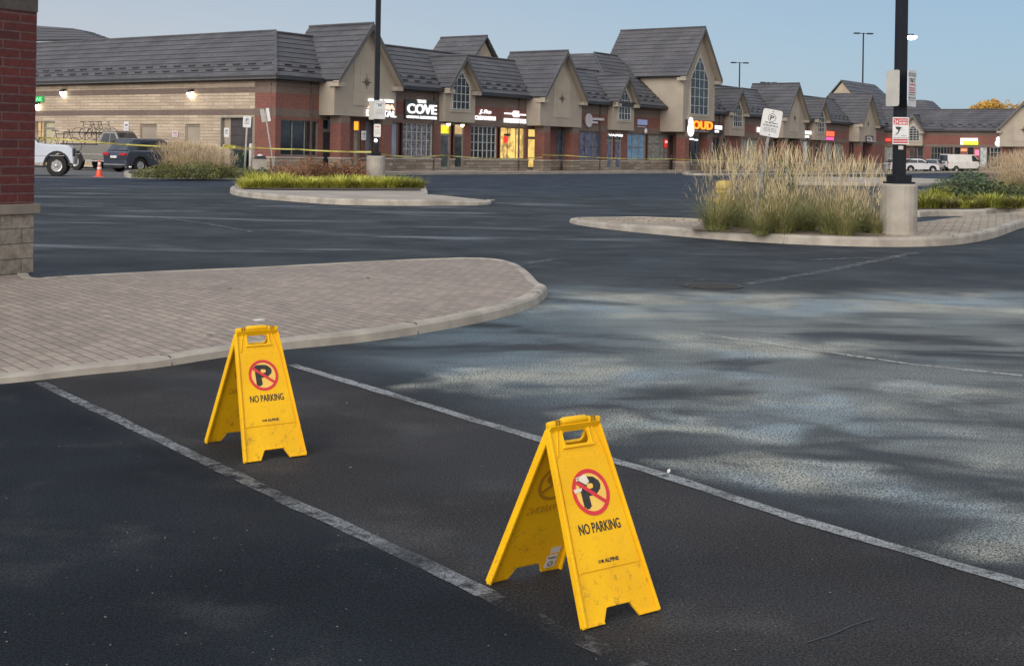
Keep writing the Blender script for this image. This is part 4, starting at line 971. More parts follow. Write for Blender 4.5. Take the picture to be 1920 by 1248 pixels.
mb = MB(WF); panel(mb, 1504.5, 245, 1521, 252.5, .05 + .0, .1, 0); panel(mb, 1506, 254, 1515.5, 258.5, .05, .1, 0); mb.build('shop_sign', [E_WHITE], **sg('two white glowing lines of letters left of the red and pink sign'))
mb = MB(WF); panel(mb, 1549, 246, 1562.5, 256, .05, .1, 0); panel(mb, 1549, 257, 1561.5, 263, .05, .1, 1); mb.build('shop_sign', [em('sign_red2', (1, .12, .05), .9), E_PINK], **sg('glowing red over pink sign on the far brick'))
mb = MB(WB); bq = .05
panel(mb, 1801.5, 259, 1833.5, 264.3, bq, .15, 0, f=sid); panel(mb, 1801.5, 264.4, 1806, 271.5, bq, .15, 0, f=sid); panel(mb, 1806.1, 264.4, 1834, 271.6, bq, .2, 1, f=sid)
mb.build('shop_sign', [em('sign_white_soft', (1, .98, .93), .75), em('sign_yellow2', (.9, 1, .06), .7)], **sg('white and yellow glowing sign above the white van'))
mb = MB(WB); a, z = sid(1872.5, 268, UB); mb.lathe([(.4, 0), (.4, .1)], (a, .05, z - .05), 18, 0, 'y'); mb.lathe([(.28, 0), (.28, .1)], (a, .05, z + .45), 18, 0, 'y'); mb.build('shop_sign', [E_WHITE], **sg('white glowing round sign at the right end of the far brick wall'))
mb = MB(WF); a, z = fac(1630, 262, 1.15); mb.box(a - 1.0, a + 1.0, 1.13, 1.25, z - .42, z + .42, 0)
T(mb, 'a', 1625, 256.5, 1636, 266, 1.26, 1, bold=.02); mb.build('shop_sign', [M_FRAMED, pm('unlit_letters', (.5, .5, .5))], **sg('black script sign at the end bay of the long wing'))
mb = MB(WB); T(mb, '39', 1641, 257.5, 1652, 267, .06, 0, bold=.05, f=sid); mb.build('shop_sign', [pm('cream_letters', (.5, .45, .38), None, 3, .5)], **sg('cream channel numerals on the far brick left of the red glow'))
mb = MB(WB); panel(mb, 1661, 260, 1671, 265, .06, .1, 0, f=sid); mb.build('shop_sign', [E_RED], **sg('small red glowing sign just left of the right light pole'))
mb = MB(WB); panel(mb, 1802, 279, 1813, 284, .1, .06, 0, f=sid); panel(mb, 1828, 281, 1836, 292, .1, .06, 1, f=sid); mb.build('window_sign', [em('sign_orange3', (1, .3, .12), .75), em('sign_pink3', (1, .25, .4), .55)], label='orange and pink neon signs in the windows above the white van', cat='neon sign')
mb = MB(WF); T(mb, 'VAPES', 1141, 251.5, 1167, 256.2, .02, 0, ex=.04, bold=.02); mb.build('shop_sign', [E_WHITE], **sg('white glowing letters over the twin navy doors'))
mb = MB(WF); panel(mb, 1245.5, 261, 1252.5, 277, -.1, .04, 1); panel(mb, 1247, 264, 1251.5, 268.5, -.055, .02, 0); mb.build('window_sign', [em('neon_red_core', (1, .35, .3), .9), em('neon_red_dim', (.8, .04, .03), .4)], label='red neon sign in the blinds window left of the brown door', cat='neon sign')
mb = MB(WF); panel(mb, 945, 251, 950, 255, -.1, .3, 1); panel(mb, 944, 255.5, 950.5, 268, -.1, .05, 0); mb.build('window_sign', [em('neon_red_solid', (1, .04, .03), .6), M_BLACK], label='red neon sign in the yellow lit window', cat='neon sign')
mb = MB(WF); panel(mb, 1286, 259, 1300, 262.5, -.1, .04, 0); panel(mb, 1302, 261, 1308, 264, -.1, .04, 0); mb.build('window_sign', [E_WHITE], label='white glowing strip letters in the window under the OUD sign', cat='neon sign')
for i, px in enumerate((836, 862)):   # canopy lamps over the twin doors
    a, z = fac(px, 234 if i else 232); L = WF(a, .2, z)
    t_ = thing('canopy_lamp', ['left of the two lit lamps over the pair of pale framed doors', 'right of the two lit lamps over the pair of pale framed doors'][i], 'lamp', L, ANG, 'lamps over the twin doors')
    mb = MB(); mb.lathe([(.02, .2), (.12, .16), (.2, .02), (.21, 0)], n=16); mb.build('lamp_shade', pm('cream_shade', (.5, .42, .25), None, 3, .4), t_, smooth=True)
    mb = MB(); mb.lathe([(.02, -.14), (.09, -.1), (.1, 0), (.05, .03)], n=12); mb.build('bulb', E_LAMP, t_, smooth=True)
# ================================================================== A-FRAME SIGNS
def yellow_plastic():
    m, t, p = newmat('yellow_plastic'); v = coords(t)
    sep = t.nodes.new('ShaderNodeSeparateXYZ'); t.links.new(v, sep.inputs[0])
    c = mixc(t, ramp(t, noise(t, v, 5, 4), .3, .7), (.90, .52, .006), (.82, .44, .006))
    low = ramp(t, sep.outputs[2], .34, .02)
    sc_ = noise(t, coords(t, (1, 1, .25)), 60, 4, .75)
    dirt = math_(t, 'MULTIPLY', ramp(t, noise(t, v, 26, 5, .75), .53, .68), math_(t, 'ADD', math_(t, 'MULTIPLY', low, .6), .07))
    c = mixc(t, dirt, c, (.28, .17, .03))
    c = mixc(t, math_(t, 'MULTIPLY', ramp(t, sc_, .62, .72), math_(t, 'MULTIPLY', low, .6)), c, (.2, .13, .04))
    c = mixc(t, math_(t, 'MULTIPLY', ramp(t, noise(t, v, 160, 2, .6), .66, .72), .6), c, (.16, .1, .03))
    t.links.new(c, p.inputs['Base Color']); p.inputs['Roughness'].default_value = .5
    p.inputs['Specular IOR Level'].default_value = .3
    bump(t, p, noise(t, v, 90, 3), .25, .002)
    tr = t.nodes.new('ShaderNodeBsdfTranslucent'); t.links.new(mixc(t, 1.0, c, (1.0, .8, .4), 'MULTIPLY'), tr.inputs[0])
    ms = t.nodes.new('ShaderNodeMixShader'); ms.inputs[0].default_value = .12
    out = t.nodes['Material Output']; t.links.new(p.outputs[0], ms.inputs[1]); t.links.new(tr.outputs[0], ms.inputs[2]); t.links.new(ms.outputs[0], out.inputs[0]); return m
M_YEL = yellow_plastic()
M_GHOST = pm('ghost_print', (.50, .25, .012), (.42, .2, .012), 9, .5)
M_RED = pm('print_red', (.62, .028, .035), (.52, .02, .03), 12, .45)
M_PBLK = pm('print_black', (.012, .011, .012), (.03, .025, .02), 40, .5)
M_PALEY = pm('print_pale', (.80, .52, .10), (.74, .46, .08), 9, .45)
M_PAPER = pm('sticker_paper', (.62, .56, .5), (.5, .45, .4), 20, .7)
HT, SPR = .597, .275
def aframe(px_corners, label, torn):
    fl, frr, rl = [G(*p) for p in px_corners]
    wd = .322; ex = (frr - fl).normalized(); ey = Vector((-ex.y, ex.x))
    spread = (rl - fl).dot(ey) / 2
    cen = fl + ex * wd / 2 + ey * spread
    if not torn:
        cen = (fl + frr + rl + rl + ex * wd) / 4; a_ = math.radians(-4.5); ex = Vector((ex.x * math.cos(a_) - ex.y * math.sin(a_), ex.x * math.sin(a_) + ex.y * math.cos(a_)))
    t_ = thing('no_parking_sign', label, 'floor sign', (cen.x, cen.y, 0), math.atan2(ex.y, ex.x), 'yellow no parking floor signs')
    S = math.hypot(HT, spread); W2_ = wd / 2; T2 = W2_ * .70
    for side_, nm in ((-1, 'front_panel'), (1, 'rear_panel')):
        cs, sn = HT / S, spread / S
        # panel coordinates: x across, y up the slope from the foot, d outward
        def fn(x, y, d, s=side_): return (x, s * (spread - y * sn + d * cs - .018), y * cs + d * sn)
        hwid = lambda y: W2_ + (T2 - W2_) * y / S
        def at_(fx, y): return (fx * hwid(y), y)
        mb = MB()
        n = .048
        outer = [at_(-1, .0), at_(-.47, .004), at_(-.33, n), at_(.30, n), at_(.46, .004), at_(1, .0), at_(1, S - .03), at_(.93, S - .008), at_(-.93, S - .008), at_(-1, S - .03)]
        hw = .055; hy0, hy1 = S - .083, S - .036
        hole = rrect(-hw, hw, hy0, hy1, .018)[::-1]
        plate(mb, outer, [hole], fn, .008)
        def strip(a, b, w_, th=.016, z0=.0):   # raised rib between two panel points
            a, b = Vector(a), Vector(b); d = (b - a).normalized(); nn = Vector((-d.y, d.x)) * w_ / 2
            q = [a - nn, b - nn, b + nn, a + nn]
            mb.hexa([fn(p.x, p.y, z0) for p in q] + [fn(p.x, p.y, th) for p in q])
        for sg_ in (-1, 1):
            strip((sg_ * (hwid(.003) - .005), .003), (sg_ * (hwid(S - .03) - .005), S - .03), .010, .017, -.012)
            strip((sg_ * (hwid(.16) - .026), .16), (sg_ * (hwid(S - .12) - .024), S - .12), .004, .0115, .006)
            strip((sg_ * (hwid(S - .12) - .024), S - .12), (sg_ * (hw + .017), S - .02), .005, .013, .006)
        strip((-hwid(0) + .01, .005), (-.47 * hwid(0), .005), .008, .014); strip((.46 * hwid(0), .005), (hwid(0) - .01, .005), .008, .014)
        strip((-.33 * hwid(n), n + .003), (.30 * hwid(n), n + .003), .006, .014)
        # main field stands a step proud of the lower skirt
        y0, y1 = .165, S - .125
        q = [(-hwid(y0) + .018, y0), (hwid(y0) - .018, y0), (hwid(y1) - .018, y1), (-hwid(y1) + .018, y1)]
        mb.hexa([fn(x, y, .0075) for x, y in q] + [fn(x, y, .0115) for x, y in q])
        strip((-hw - .012, hy0 - .007), (hw + .012, hy0 - .007), .010, .016, .002)
        for sg_ in (-1, 1): strip((sg_ * (hw + .004), hy0 - .004), (sg_ * (hw + .004), hy1 + .004), .006, .014, .004)
        p_ = mb.build(nm, M_YEL, t_, bevel=.0022)
        # printing
        def prn(dz):
            return lambda x, y, d: fn(x * (-side_ if False else (-1 if side_ > 0 else 1)), y, dz + d)
        cy = .412; f1, f2, f3 = prn(.0118), prn(.0124), prn(.013)
        R_ = .077
        mb = MB(); plate(mb, ringpoly(0, cy, R_ * .86), [], f1, .0003); mb.build('emblem_field', M_PALEY, p_)
        mb = MB(); put_text(mb, 'P', -.035, .040, cy - .047, cy + .047, f2, .0004, bold=.0068); mb.build('letter', M_PBLK, p_)
        mb = MB(); plate(mb, ringpoly(0, cy, R_), [ringpoly(0, cy, R_ * .82)[::-1]], f3, .0006)
        a = math.radians(-37); dx, dy = math.cos(a) * R_ * .9, math.sin(a) * R_ * .9; nx, ny = -math.sin(a) * .0066, math.cos(a) * .0066
        plate(mb, [(-dx - nx, cy - dy - ny), (dx - nx, cy + dy - ny), (dx + nx, cy + dy + ny), (-dx + nx, cy - dy + ny)], [], f3, .0005); mb.build('prohibition_ring', M_RED, p_)
        mb = MB(); put_text(mb, 'NO PARKING', -.087, .087, cy - .130, cy - .097, f2, .0004, bold=.0007); mb.build('lettering', M_PBLK, p_)
        mb = MB(); put_text(mb, 'ALPINE', -.014, .044, .184, .196, f2, .0003, bold=.0006); plate(mb, ringpoly(-.024, .190, .0055, 8), [], f2, .0003); put_text(mb, '=', -.042, -.031, .186, .194, f2, .0003, bold=.0004); mb.build('maker_mark', M_PBLK, p_)
        # the print shows faintly through on the inside
        g1 = lambda x, y, d, s=side_: fn(x * (-1 if s > 0 else 1), y, -.0008 - d)
        mb = MB(); plate(mb, ringpoly(0, cy, R_), [ringpoly(0, cy, R_ * .82)[::-1]], g1, .0003)
        plate(mb, [(-dx - nx, cy - dy - ny), (dx - nx, cy + dy - ny), (dx + nx, cy + dy + ny), (-dx + nx, cy - dy + ny)], [], g1, .0004)
        put_text(mb, 'NO PARKING', -.087, .087, cy - .130, cy - .097, g1, .0003); put_text(mb, 'P', -.035, .040, cy - .047, cy + .047, g1, .0003, bold=.0068)
        mb.build('ghost_lettering', M_GHOST, p_)
        if side_ < 0 and torn:
            f4 = prn(.0139); mb = MB()
            plate(mb, [(-.052, cy + .052), (-.006, cy + .060), (.002, cy + .034), (-.016, cy + .026), (-.040, cy + .042)], [], f4, .0002)
            plate(mb, [(-.070, cy + .016), (-.034, cy + .018), (-.038, cy + .008), (-.067, cy + .002)], [], f4, .0002)
            plate(mb, [(-.052, cy + .040), (-.047, cy + .050), (-.030, cy + .055), (-.040, cy + .045)], [], f4, .0002)
            mb.build('torn_print', pm('bare_white', (.75, .68, .55), None, 30, .6), p_)
        if side_ > 0 and torn:
            gi = lambda x, y, d: fn(x, y, -.002 - d); xr = hwid(.06)
            mb = MB(); plate(mb, rrect(xr - .075, xr - .030, .085, .112, .003), [], gi, .0004, 0); plate(mb, rrect(xr - .082, xr - .032, .02, .078, .003), [], gi, .0004, 0)
            plate(mb, ringpoly(xr - .058, .038, .011, 10), [ringpoly(xr - .058, .038, .008, 10)[::-1]], lambda x, y, d: fn(x, y, -.003 - d), .0003, 1); plate(mb, [(xr - .075, .062), (xr - .04, .062), (xr - .04, .066), (xr - .075, .066)], [], lambda x, y, d: fn(x, y, -.003 - d), .0003, 1)
            mb.build('sticker', [M_PAPER, M_INK], p_)
    mb = MB()                                                      # handle bar and hinge knuckles
    mb.tube([(-.056, 0, HT + .002), (-.045, 0, HT + .004), (.045, 0, HT + .004), (.056, 0, HT + .002)], [.010, .0135, .0135, .010], 14)
    mb.tube([(-T2 + .002, 0, HT - .004), (-.056, 0, HT + .001)], .011, 12); mb.tube([(.056, 0, HT + .001), (T2 - .002, 0, HT - .004)], .011, 12)
    mb.build('handle', M_YEL, t_, smooth=True, bevel=.001)
    for x in (-.082, -.07, .07, .082):
        mb = MB(); mb.box(x - .0022, x + .0022, -.0135, -.002, HT - .008, HT + .012); mb.build('hinge_slot', pm('slot_plastic', (.30, .17, .01), None, 3, .6), t_)
    return t_
aframe([(457, 872), (577.6, 853.7), (385, 829.8)], 'clean yellow NO PARKING floor sign by the brick-paved kerb, the farther one', False)
aframe([(1099, 1184), (1241.5, 1147), (908.8, 1092)], 'yellow NO PARKING floor sign with a torn emblem, the nearer one on the asphalt', True)
# ================================================================== LIGHT POLES
def light_pole(px, pyb, z0, label, r=.08, br=.305, bh=.83, H_=9.5, sq=True):
    g = G(px, pyb, z0); zb = gz(g.y) + z0
    t_ = thing('light_pole', label, 'light pole', (g.x, g.y, zb), .3, 'black parking lot light poles')
    mb = MB(); mb.lathe([(br * 1.03, -.05), (br * 1.02, .0), (br, .05), (br, bh - .03), (br - .03, bh)], n=20); mb.build('concrete_base', M_CONC, t_, smooth=False, bevel=.01)
    mb = MB(); mb.box(-.19, .19, -.19, .19, bh, bh + .035)
    mb.box(-.15, .15, -.15, .15, bh + .035, bh + .15); mb.build('base_cover', M_POLE, t_, bevel=.008)
    mb = MB()
    mb.hexa([(x * r * (1 if z < 1 else .8), y * r * (1 if z < 1 else .8), z) for z in (bh + .15, H_) for x, y in ((-1, -1), (1, -1), (1, 1), (-1, 1))]); mb.build('pole', M_POLE, t_, bevel=.006)
    for s in (-1, 1):
        mb = MB(); mb.box(s * .1 if s > 0 else -.5, .5 if s > 0 else -.1, -.03, .03, H_ - .3, H_ - .22); mb.box(min(s * .5, s * 1.1), max(s * .5, s * 1.1), -.2, .2, H_ - .32, H_ - .2); mb.build('lamp_head', M_POLE, t_, bevel=.01)
    return t_, g, zb
lp, lg, lz = light_pole(704, 341, .15, 'black light pole on a round concrete base in the left planted island', r=.105, br=.33, bh=.92)
rp, rg, rz_ = light_pole(1684, 437.5, .15, 'tall black light pole on a round concrete base in the middle right island', r=.082)
def board(name, label, cen, rz, wd, h, mats, art, th=.008, tilt=None, rad=.04, parent=None, cat='sign'):
    mb = MB(); plate(mb, rrect(-wd / 2, wd / 2, -h / 2, h / 2, rad), [], lambda x, y, d: (x, -d, y), th, 0)
    art(mb, lambda x, y, d: (x, -th - d, y))
    o = mb.build(name, mats, parent=parent, label=label, cat=cat, recenter=False)
    o.location = cen; o.rotation_euler = (0, tilt or 0, rz); return o
def bars(mb, fn, x0, x1, rows, mi):
    for y, h, *rest in rows:
        a, b = (rest + [x0, x1])[:2] if rest else (x0, x1); x = a
        while x < b - .01:
            l = random.uniform(.03, .07); e = min(b, x + l); mb.faces([fn(x, y, .002), fn(e, y, .002), fn(e, y + h, .002), fn(x, y + h, .002)], [(0, 1, 2, 3)], mi); x = e + .012
zc = lambda g, zb, px, py: EYE + ray(px, py)[1] * g.y
def art_only(mb, fn):
    bars(mb, fn, -.16, .16, [(.24, .018), (.205, .022)], 2); put_text(mb, 'ONLY', -.11, .11, .10, .17, fn, .001, 1, bold=.003)
    bars(mb, fn, -.13, .13, [(.055, .02), (.0, .018), (-.035, .018), (-.075, .018)], 3); bars(mb, fn, -.12, .12, [(-.11, .014), (-.2, .01)], 2)
    for s in (-1, 1): mb.faces([fn(s * .16, -.155, .002), fn(s * .11, -.135, .002), fn(s * .11, -.175, .002)], [(0, 1, 2)], 1)
    bars(mb, fn, -.09, .09, [(-.165, .018)], 2)
M4 = [M_WHITE, M_INK, M_GREYINK, M_INKR]
def on_pole(g, px, py, off, rz): return (g.x + off[0], g.y + off[1], EYE + ray(px, py)[1] * g.y)
board('pole_sign', 'white parking rules sign with red lines, angled on the right side of the right pole', on_pole(rg, 1700, 167, (.14, -.16), 0), math.radians(52), .36, .60, M4, art_only)
board('pole_sign', 'blank back of a parking sign angled on the left side of the right pole', on_pole(rg, 1673, 166, (-.155, -.10), 0), math.radians(-68), .34, .60, [M_SIGNBACK] * 4, lambda mb, fn: None)
def art_24(mb, fn):
    q = rrect(-.125, .125, .10, .205, .01); plate(mb, q, [], fn, .0008, 3)
    f2 = lambda x, y, d: fn(x, y, d + .0015)
    put_text(mb, '24', -.115, -.045, .115, .185, f2, .001, 0, bold=.002); put_text(mb, 'HOURS', -.03, .115, .155, .19, f2, .001, 0, bold=.001); bars(mb, lambda x, y, d: fn(x, y, .003), -.03, .11, [(.115, .028)], 0)
    cam_ = [(-.09, .07), (-.01, .065), (.03, .045), (.0, .04), (-.02, .0), (-.04, -.04), (-.085, -.075), (-.09, -.065), (-.055, -.03), (-.04, .01), (-.08, .03)]
    plate(mb, cam_, [], fn, .001, 1); bars(mb, fn, .0, .07, [(.01, .006)], 2); bars(mb, fn, .01, .10, [(-.09, .012)], 2)
    bars(mb, fn, -.12, .12, [(-.125, .012)], 2)
    for y in (-.165, -.205): plate(mb, [(-.125, y), (.125, y), (.125, y + .026), (-.125, y + .026)], [], fn, .0008, 3)
board('pole_sign', 'red and white 24 hours camera sign on the right pole', on_pole(rg, 1684, 245.5, (-.02, -.115), 0), math.radians(4), .275, .45, M4, art_24, rad=.012)
mb = MB(); mb.box(-.045, .045, -.004, 0, -.03, .03); o = mb.build('sticker', M_PAPER, label='small white sticker on the right pole under the camera sign', cat='sticker', recenter=False); o.location = on_pole(rg, 1683, 277, (-.01, -.107), 0); o.rotation_euler = (0, 0, .3)
def art_lines(mb, fn): bars(mb, fn, -.14, .14, [(.2, .015), (.12, .07, -.07, .07), (-.02, .012), (-.1, .01), (-.14, .01)], 2)
board('pole_sign', 'pale parking sign on the left light pole, upper front one', on_pole(lg, 709, 206, (.13, -.2), 0), math.radians(30), .42, .66, M4, art_lines)
board('pole_sign', 'grey back edge of a sign behind the upper front one on the left light pole', on_pole(lg, 696.5, 207, (-.16, -.1), 0), math.radians(-58), .42, .66, [M_SIGNBACK] * 4, lambda mb, fn: None)
def art_low(mb, fn): bars(mb, fn, -.08, .08, [(.12, .03), (.03, .012), (-.03, .012), (-.1, .012)], 3)
board('pole_sign', 'small white sign lower down on the left light pole', on_pole(lg, 707.5, 245, (.05, -.14), 0), math.radians(10), .24, .46, M4, art_low)
mb = MB(); mb.lathe([(.03, 0), (.05, .02), (.03, .05)], n=10, axis='y'); o = mb.build('lamp', E_LAMPC, label='tiny lit lamp low on the left light pole', cat='lamp', recenter=False); o.location = on_pole(lg, 706, 263.5, (0, -.17), 0)
# far light poles behind the roofs
def far_pole(px, ptop, Y, label, lit=None, wdt=1.3, rot=0.2):
    tx, tz = ray(px, ptop); zt = EYE + tz * Y; zb = gz(Y); h = zt - zb
    t_ = thing('light_pole', label, 'light pole', (tx * Y, Y, zb), rot, 'distant light poles')
    mb = MB(); mb.tube([(0, 0, 0), (0, 0, h)], [.14, .09], 8); mb.build('pole', M_POLE, t_, smooth=True)
    for s in (-1, 1):
        mb = MB(); x0, x1 = sorted((0, s * wdt)); mb.box(x0, x1, -.04, .04, h - .12, h - .04); x0, x1 = sorted((s * wdt * .45, s * wdt)); mb.box(x0, x1, -.22, .22, h - .16, h); hd = mb.build('lamp_head', M_POLE, t_)
        if lit == s:
            mb = MB(); mb.lathe([(.14, -.50), (.42, -.40), (.52, -.24), (.2, -.165)], (s * wdt * .8, 0, h), 12); mb.build('lit_lens', E_LAMPC, hd, smooth=True)
far_pole(1619, 62, 175, 'tall distant light pole with two heads rising behind the corner gable')
far_pole(1387, 117, 190, 'smaller distant light pole with two heads behind the roof right of the tower')
far_pole(1696.5, 64, 120, 'distant pole behind the right light pole, its right lamp lit', lit=1, wdt=.75, rot=0)
far_pole(1441, 154, 150, 'distant pole behind the gabled roof, its lamp lit', lit=1, wdt=.9, rot=0)
# ================================================================== POST SIGNS, BOLLARD, BIN, TAPE
def GY(px, Y): return Vector((ray(px, 320)[0] * Y, Y))
def post_sign(px, pyb, z0, pxt, pyt, wd, h, label, art, mats, rz=0, r=.03, board_extra=None, roll=None):
    g = G(px, pyb, z0) if pyb > 0 else GY(px, -pyb); zb = gz(g.y) + z0; tx, tz = ray(pxt, pyt); top = Vector((tx * g.y - g.x, 0, EYE + tz * g.y - zb))
    ang = math.atan2(top.x, top.z) if roll is None else roll; L = math.hypot(top.x, top.z); a2 = math.atan2(top.x, top.z)
    t_ = thing('parking_sign', label, 'parking sign', (g.x, g.y, zb)); t_.rotation_euler = (0, a2, 0)
    mb = MB(); mb.box(-r, r, -r * .5, r * .5, -.1, L + h * .35); 
    p_ = mb.build('post', M_GALV, t_)
    b = board('sign_board', None, (0, -.03, L), rz, wd, h, mats, art, parent=t_, cat=None)
    mb = MB()
    for s in (-1, 1): mb.lathe([(.012, 0), (.012, -.006)], (0, -.0095, s * h * .43), 8, 0, 'y')
    mb.build('bolt', M_GALV, b)
    return t_
def art_p(mb, fn):
    plate(mb, ringpoly(0, .09, .072, 28), [ringpoly(0, .09, .06, 28)[::-1]], fn, .001, 2); put_text(mb, 'P', -.03, .035, .055, .125, fn, .001, 1, bold=.003)
    bars(mb, fn, -.11, .11, [(-.005, .014)], 1); bars(mb, fn, -.13, .13, [(-.055, .022)], 2); bars(mb, fn, -.11, .11, [(-.095, .01), (-.12, .01), (-.145, .01)], 2)
post_sign(1409, 433, .14, 1445, 231, .345, .46, 'white P parking sign on a tilted steel post in the tall grass island', art_p, M4, rz=.15, r=.022)
def art_no(mb, fn):
    plate(mb, ringpoly(0, .06, .10, 20), [ringpoly(0, .06, .075, 20)[::-1]], fn, .001, 2); put_text(mb, 'P', -.035, .04, .01, .11, fn, .001, 1, bold=.006); bars(mb, fn, -.1, .1, [(-.09, .03)], 2)
post_sign(458, 329, .15, 463.5, 228.5, .33, .47, 'white no parking sign on a steel post left of the white bollard', art_no, M4, rz=.1, r=.035)
post_sign(423, -69, .1, 425, 248.5, .26, .48, 'small white sign before the dark loading door', art_no, M4, rz=.1, r=.025)
t_ = post_sign(515, -64, .1, 498, 216, .20, .64, 'leaning steel post with two pale sign boards back to back before the brick corner', lambda mb, fn: None, [M_SIGNBACK] * 4, rz=.6, r=.03)
b2 = board('sign_board', None, (.0, .03, 0), -.6, .20, .64, [M_WHITE] * 4, lambda mb, fn: None, parent=t_, cat=None)
for ch in t_.children:
    if ch.name.startswith('sign_board') and ch is not b2: Lz = ch.location.z; ch.location.x = -.13
b2.location = (.14, -.03, Lz)
def GY(px, Y): return Vector((ray(px, 320)[0] * Y, Y))
g = GY(469.5, 67.5); t_ = thing('bollard', 'white steel bollard holding the yellow tape near the building corner', 'bollard', (g.x, g.y, gz(g.y)))
zt = EYE + ray(469, 269)[1] * g.y - gz(g.y)
mb = MB(); mb.lathe([(.085, 0), (.085, zt - .06), (.06, zt - .015), (.02, zt)], n=16); mb.build('post', pm('white_bollard', (.52, .5, .47), (.42, .4, .37), 3, .5), t_, smooth=True)
mb = MB(); mb.lathe([(.12, .0), (.12, .02), (.09, .03)], n=16); mb.build('base_plate', M_GALV, t_)
# concrete litter bin with black lid
g = GY(487, 67.0); zb = gz(g.y) + .0; s = F_PX / g.y
t_ = thing('litter_bin', 'square concrete litter bin with black lid at the brick corner', 'litter bin', (g.x, g.y, zb + .0), .5)
mb = MB(); mb.box(-.29, .29, -.29, .29, 0, .78); mb.build('body', M_CONC, t_, bevel=.02)
mb = MB(); mb.hexa([(x * k, y * k, z) for z, k in ((.78, .30), (.93, .2)) for x, y in ((-1, -1), (1, -1), (1, 1), (-1, 1))]); mb.build('lid', M_BLACK, t_, bevel=.02)
mb = MB(); mb.lathe([(.16, .9), (.14, .98), (.05, 1.02)], n=10); mb.build('bin_bag', M_WHITE, t_, smooth=True)
# dark green wheeled bin half hidden by the grass
g = GY(449, 70.2); t_ = thing('wheeled_bin', 'dark green wheeled bin beside the loading door', 'wheeled bin', (g.x, g.y, gz(g.y)), .45)
mb = MB(); mb.hexa([(x * k, y * k * .9, z) for z, k in ((.08, .27), (1.05, .36)) for x, y in ((-1, -1), (1, -1), (1, 1), (-1, 1))]); mb.build('body', pm('bin_green', (.012, .03, .025), None, 3, .4), t_, bevel=.03)
mb = MB(); mb.hexa([(-.38, -.36, 1.05), (.38, -.36, 1.05), (.38, .36, 1.1), (-.38, .36, 1.1), (-.34, -.3, 1.14), (.34, -.3, 1.14), (.34, .32, 1.2), (-.34, .32, 1.2)]); mb.build('lid', pm('bin_green', (.01, .02, .02)), t_, bevel=.02)
for s in (-1, 1):
    mb = MB(); mb.lathe([(.1, -.03), (.1, .03)], (s * .28, .25, .1), 14, 0, 'x'); mb.build('wheel', M_RUBBER, t_)
# traffic cone
g = G(186, 331.5); zb = gz(g.y); t_ = thing('traffic_cone', 'orange traffic cone with pale collars beside the parked dark car', 'traffic cone', (g.x, g.y, zb))
M_CONE = pm('cone_orange', (.75, .085, .03), (.62, .06, .025), 5, .45); M_REFL = pm('reflective_white', (.72, .6, .55), None, 4, .4)
mb = MB(); mb.hexa([(x * k, y * k, z) for z, k in ((0, .19), (.03, .17)) for x, y in ((-1, -1), (1, -1), (1, 1), (-1, 1))]); mb.build('base', M_CONE, t_, bevel=.006)
mb = MB(); mb.lathe([(.14, .03), (.135, .05), (.045, .66), (.035, .7), (.03, .7), (.03, .66)], n=20); mb.build('cone', M_CONE, t_, smooth=True)
rr = lambda z: .135 + (z - .05) / .61 * (.045 - .135) + .003
for z0, z1 in ((.30, .40), (.46, .60)):
    mb = MB(); mb.lathe([(rr(z0), z0), (rr(z1), z1)], n=20); mb.build('collar', M_REFL, t_, smooth=True)
# caution tape
def tape_mat():
    m, t, p = newmat('caution_tape'); v = coords(t)
    sx = t.nodes.new('ShaderNodeSeparateXYZ'); t.links.new(v, sx.inputs[0])
    s = math_(t, 'ADD', math_(t, 'MULTIPLY', sx.outputs[0], 1.0), math_(t, 'MULTIPLY', sx.outputs[1], .6))
    f = ramp(t, noise(t, coords(t, (2.2, 2.2, 12)), 4.0, 3, .7), .54, .6)
    t.links.new(mixc(t, math_(t, 'MULTIPLY', f, .8), (.60, .54, .12), (.13, .11, .04)), p.inputs['Base Color']); p.inputs['Roughness'].default_value = .35
    return m
M_TAPE = tape_mat()
def tape(pts, label, wd=.075, sag=.03):
    wd *= .72
    mb = MB(); P = [Vector(p) for p in pts]; prev = None; i = 0
    for a, b in zip(P[:-1], P[1:]):
        n = max(6, int((b - a).length / .8))
        for k in range(n + 1):
            t = k / n; q = a.lerp(b, t); q.z -= sag * (b - a).length * .12 * 4 * t * (1 - t)
            ang = .35 * math.sin(i * .63) + .2 * math.sin(i * 1.7); i += 1
            e = (b - a).normalized(); nn = e.cross(Vector((0, 0, 1))).normalized(); up = Vector((0, 0, 1)) * math.cos(ang) + nn * math.sin(ang)
            cur = (q - up * wd / 2, q + up * wd / 2)
            if prev: mb.face([prev[0], prev[1], cur[1], cur[0]])
            prev = cur
    mb.build('caution_tape', M_TAPE, label=label, cat='caution tape', group='yellow caution tape', normals=False)
bo = GY(469.5, 67.4); bz_ = lambda px, py, g: (ray(px, py)[0] * g.y, g.y, EYE + ray(px, py)[1] * g.y)
tape([at(60, 257, 56), at(130, 262.5, 56), at(236, 271, 57.5), at(330, 275.5, 58.5), at(430, 277.5, 59.5), bz_(469, 277, bo)], 'yellow caution tape stretched across the parked pickup and dark car', .085)
tape([bz_(470, 276, bo), at(560, 280, 58), at(696, 285, lg.y - .15)], 'yellow caution tape between the white bollard and the left light pole', .085, .02)
tape([at(696, 287, lg.y - .15), at(830, 291, 64), at(1017, 295, 83.5)], 'yellow caution tape from the left light pole to the column right of the lit door', .075, .05)
cA = Vector(WF(U(1030) - .9, 1.2, 1.45)); cB = Vector(WF(U(1075), 1.2, 1.25)); cC = Vector(WF(U(1270) - .6, 2.1, 1.35)); cD = Vector(WF(U(1400), 1.6, 1.3))
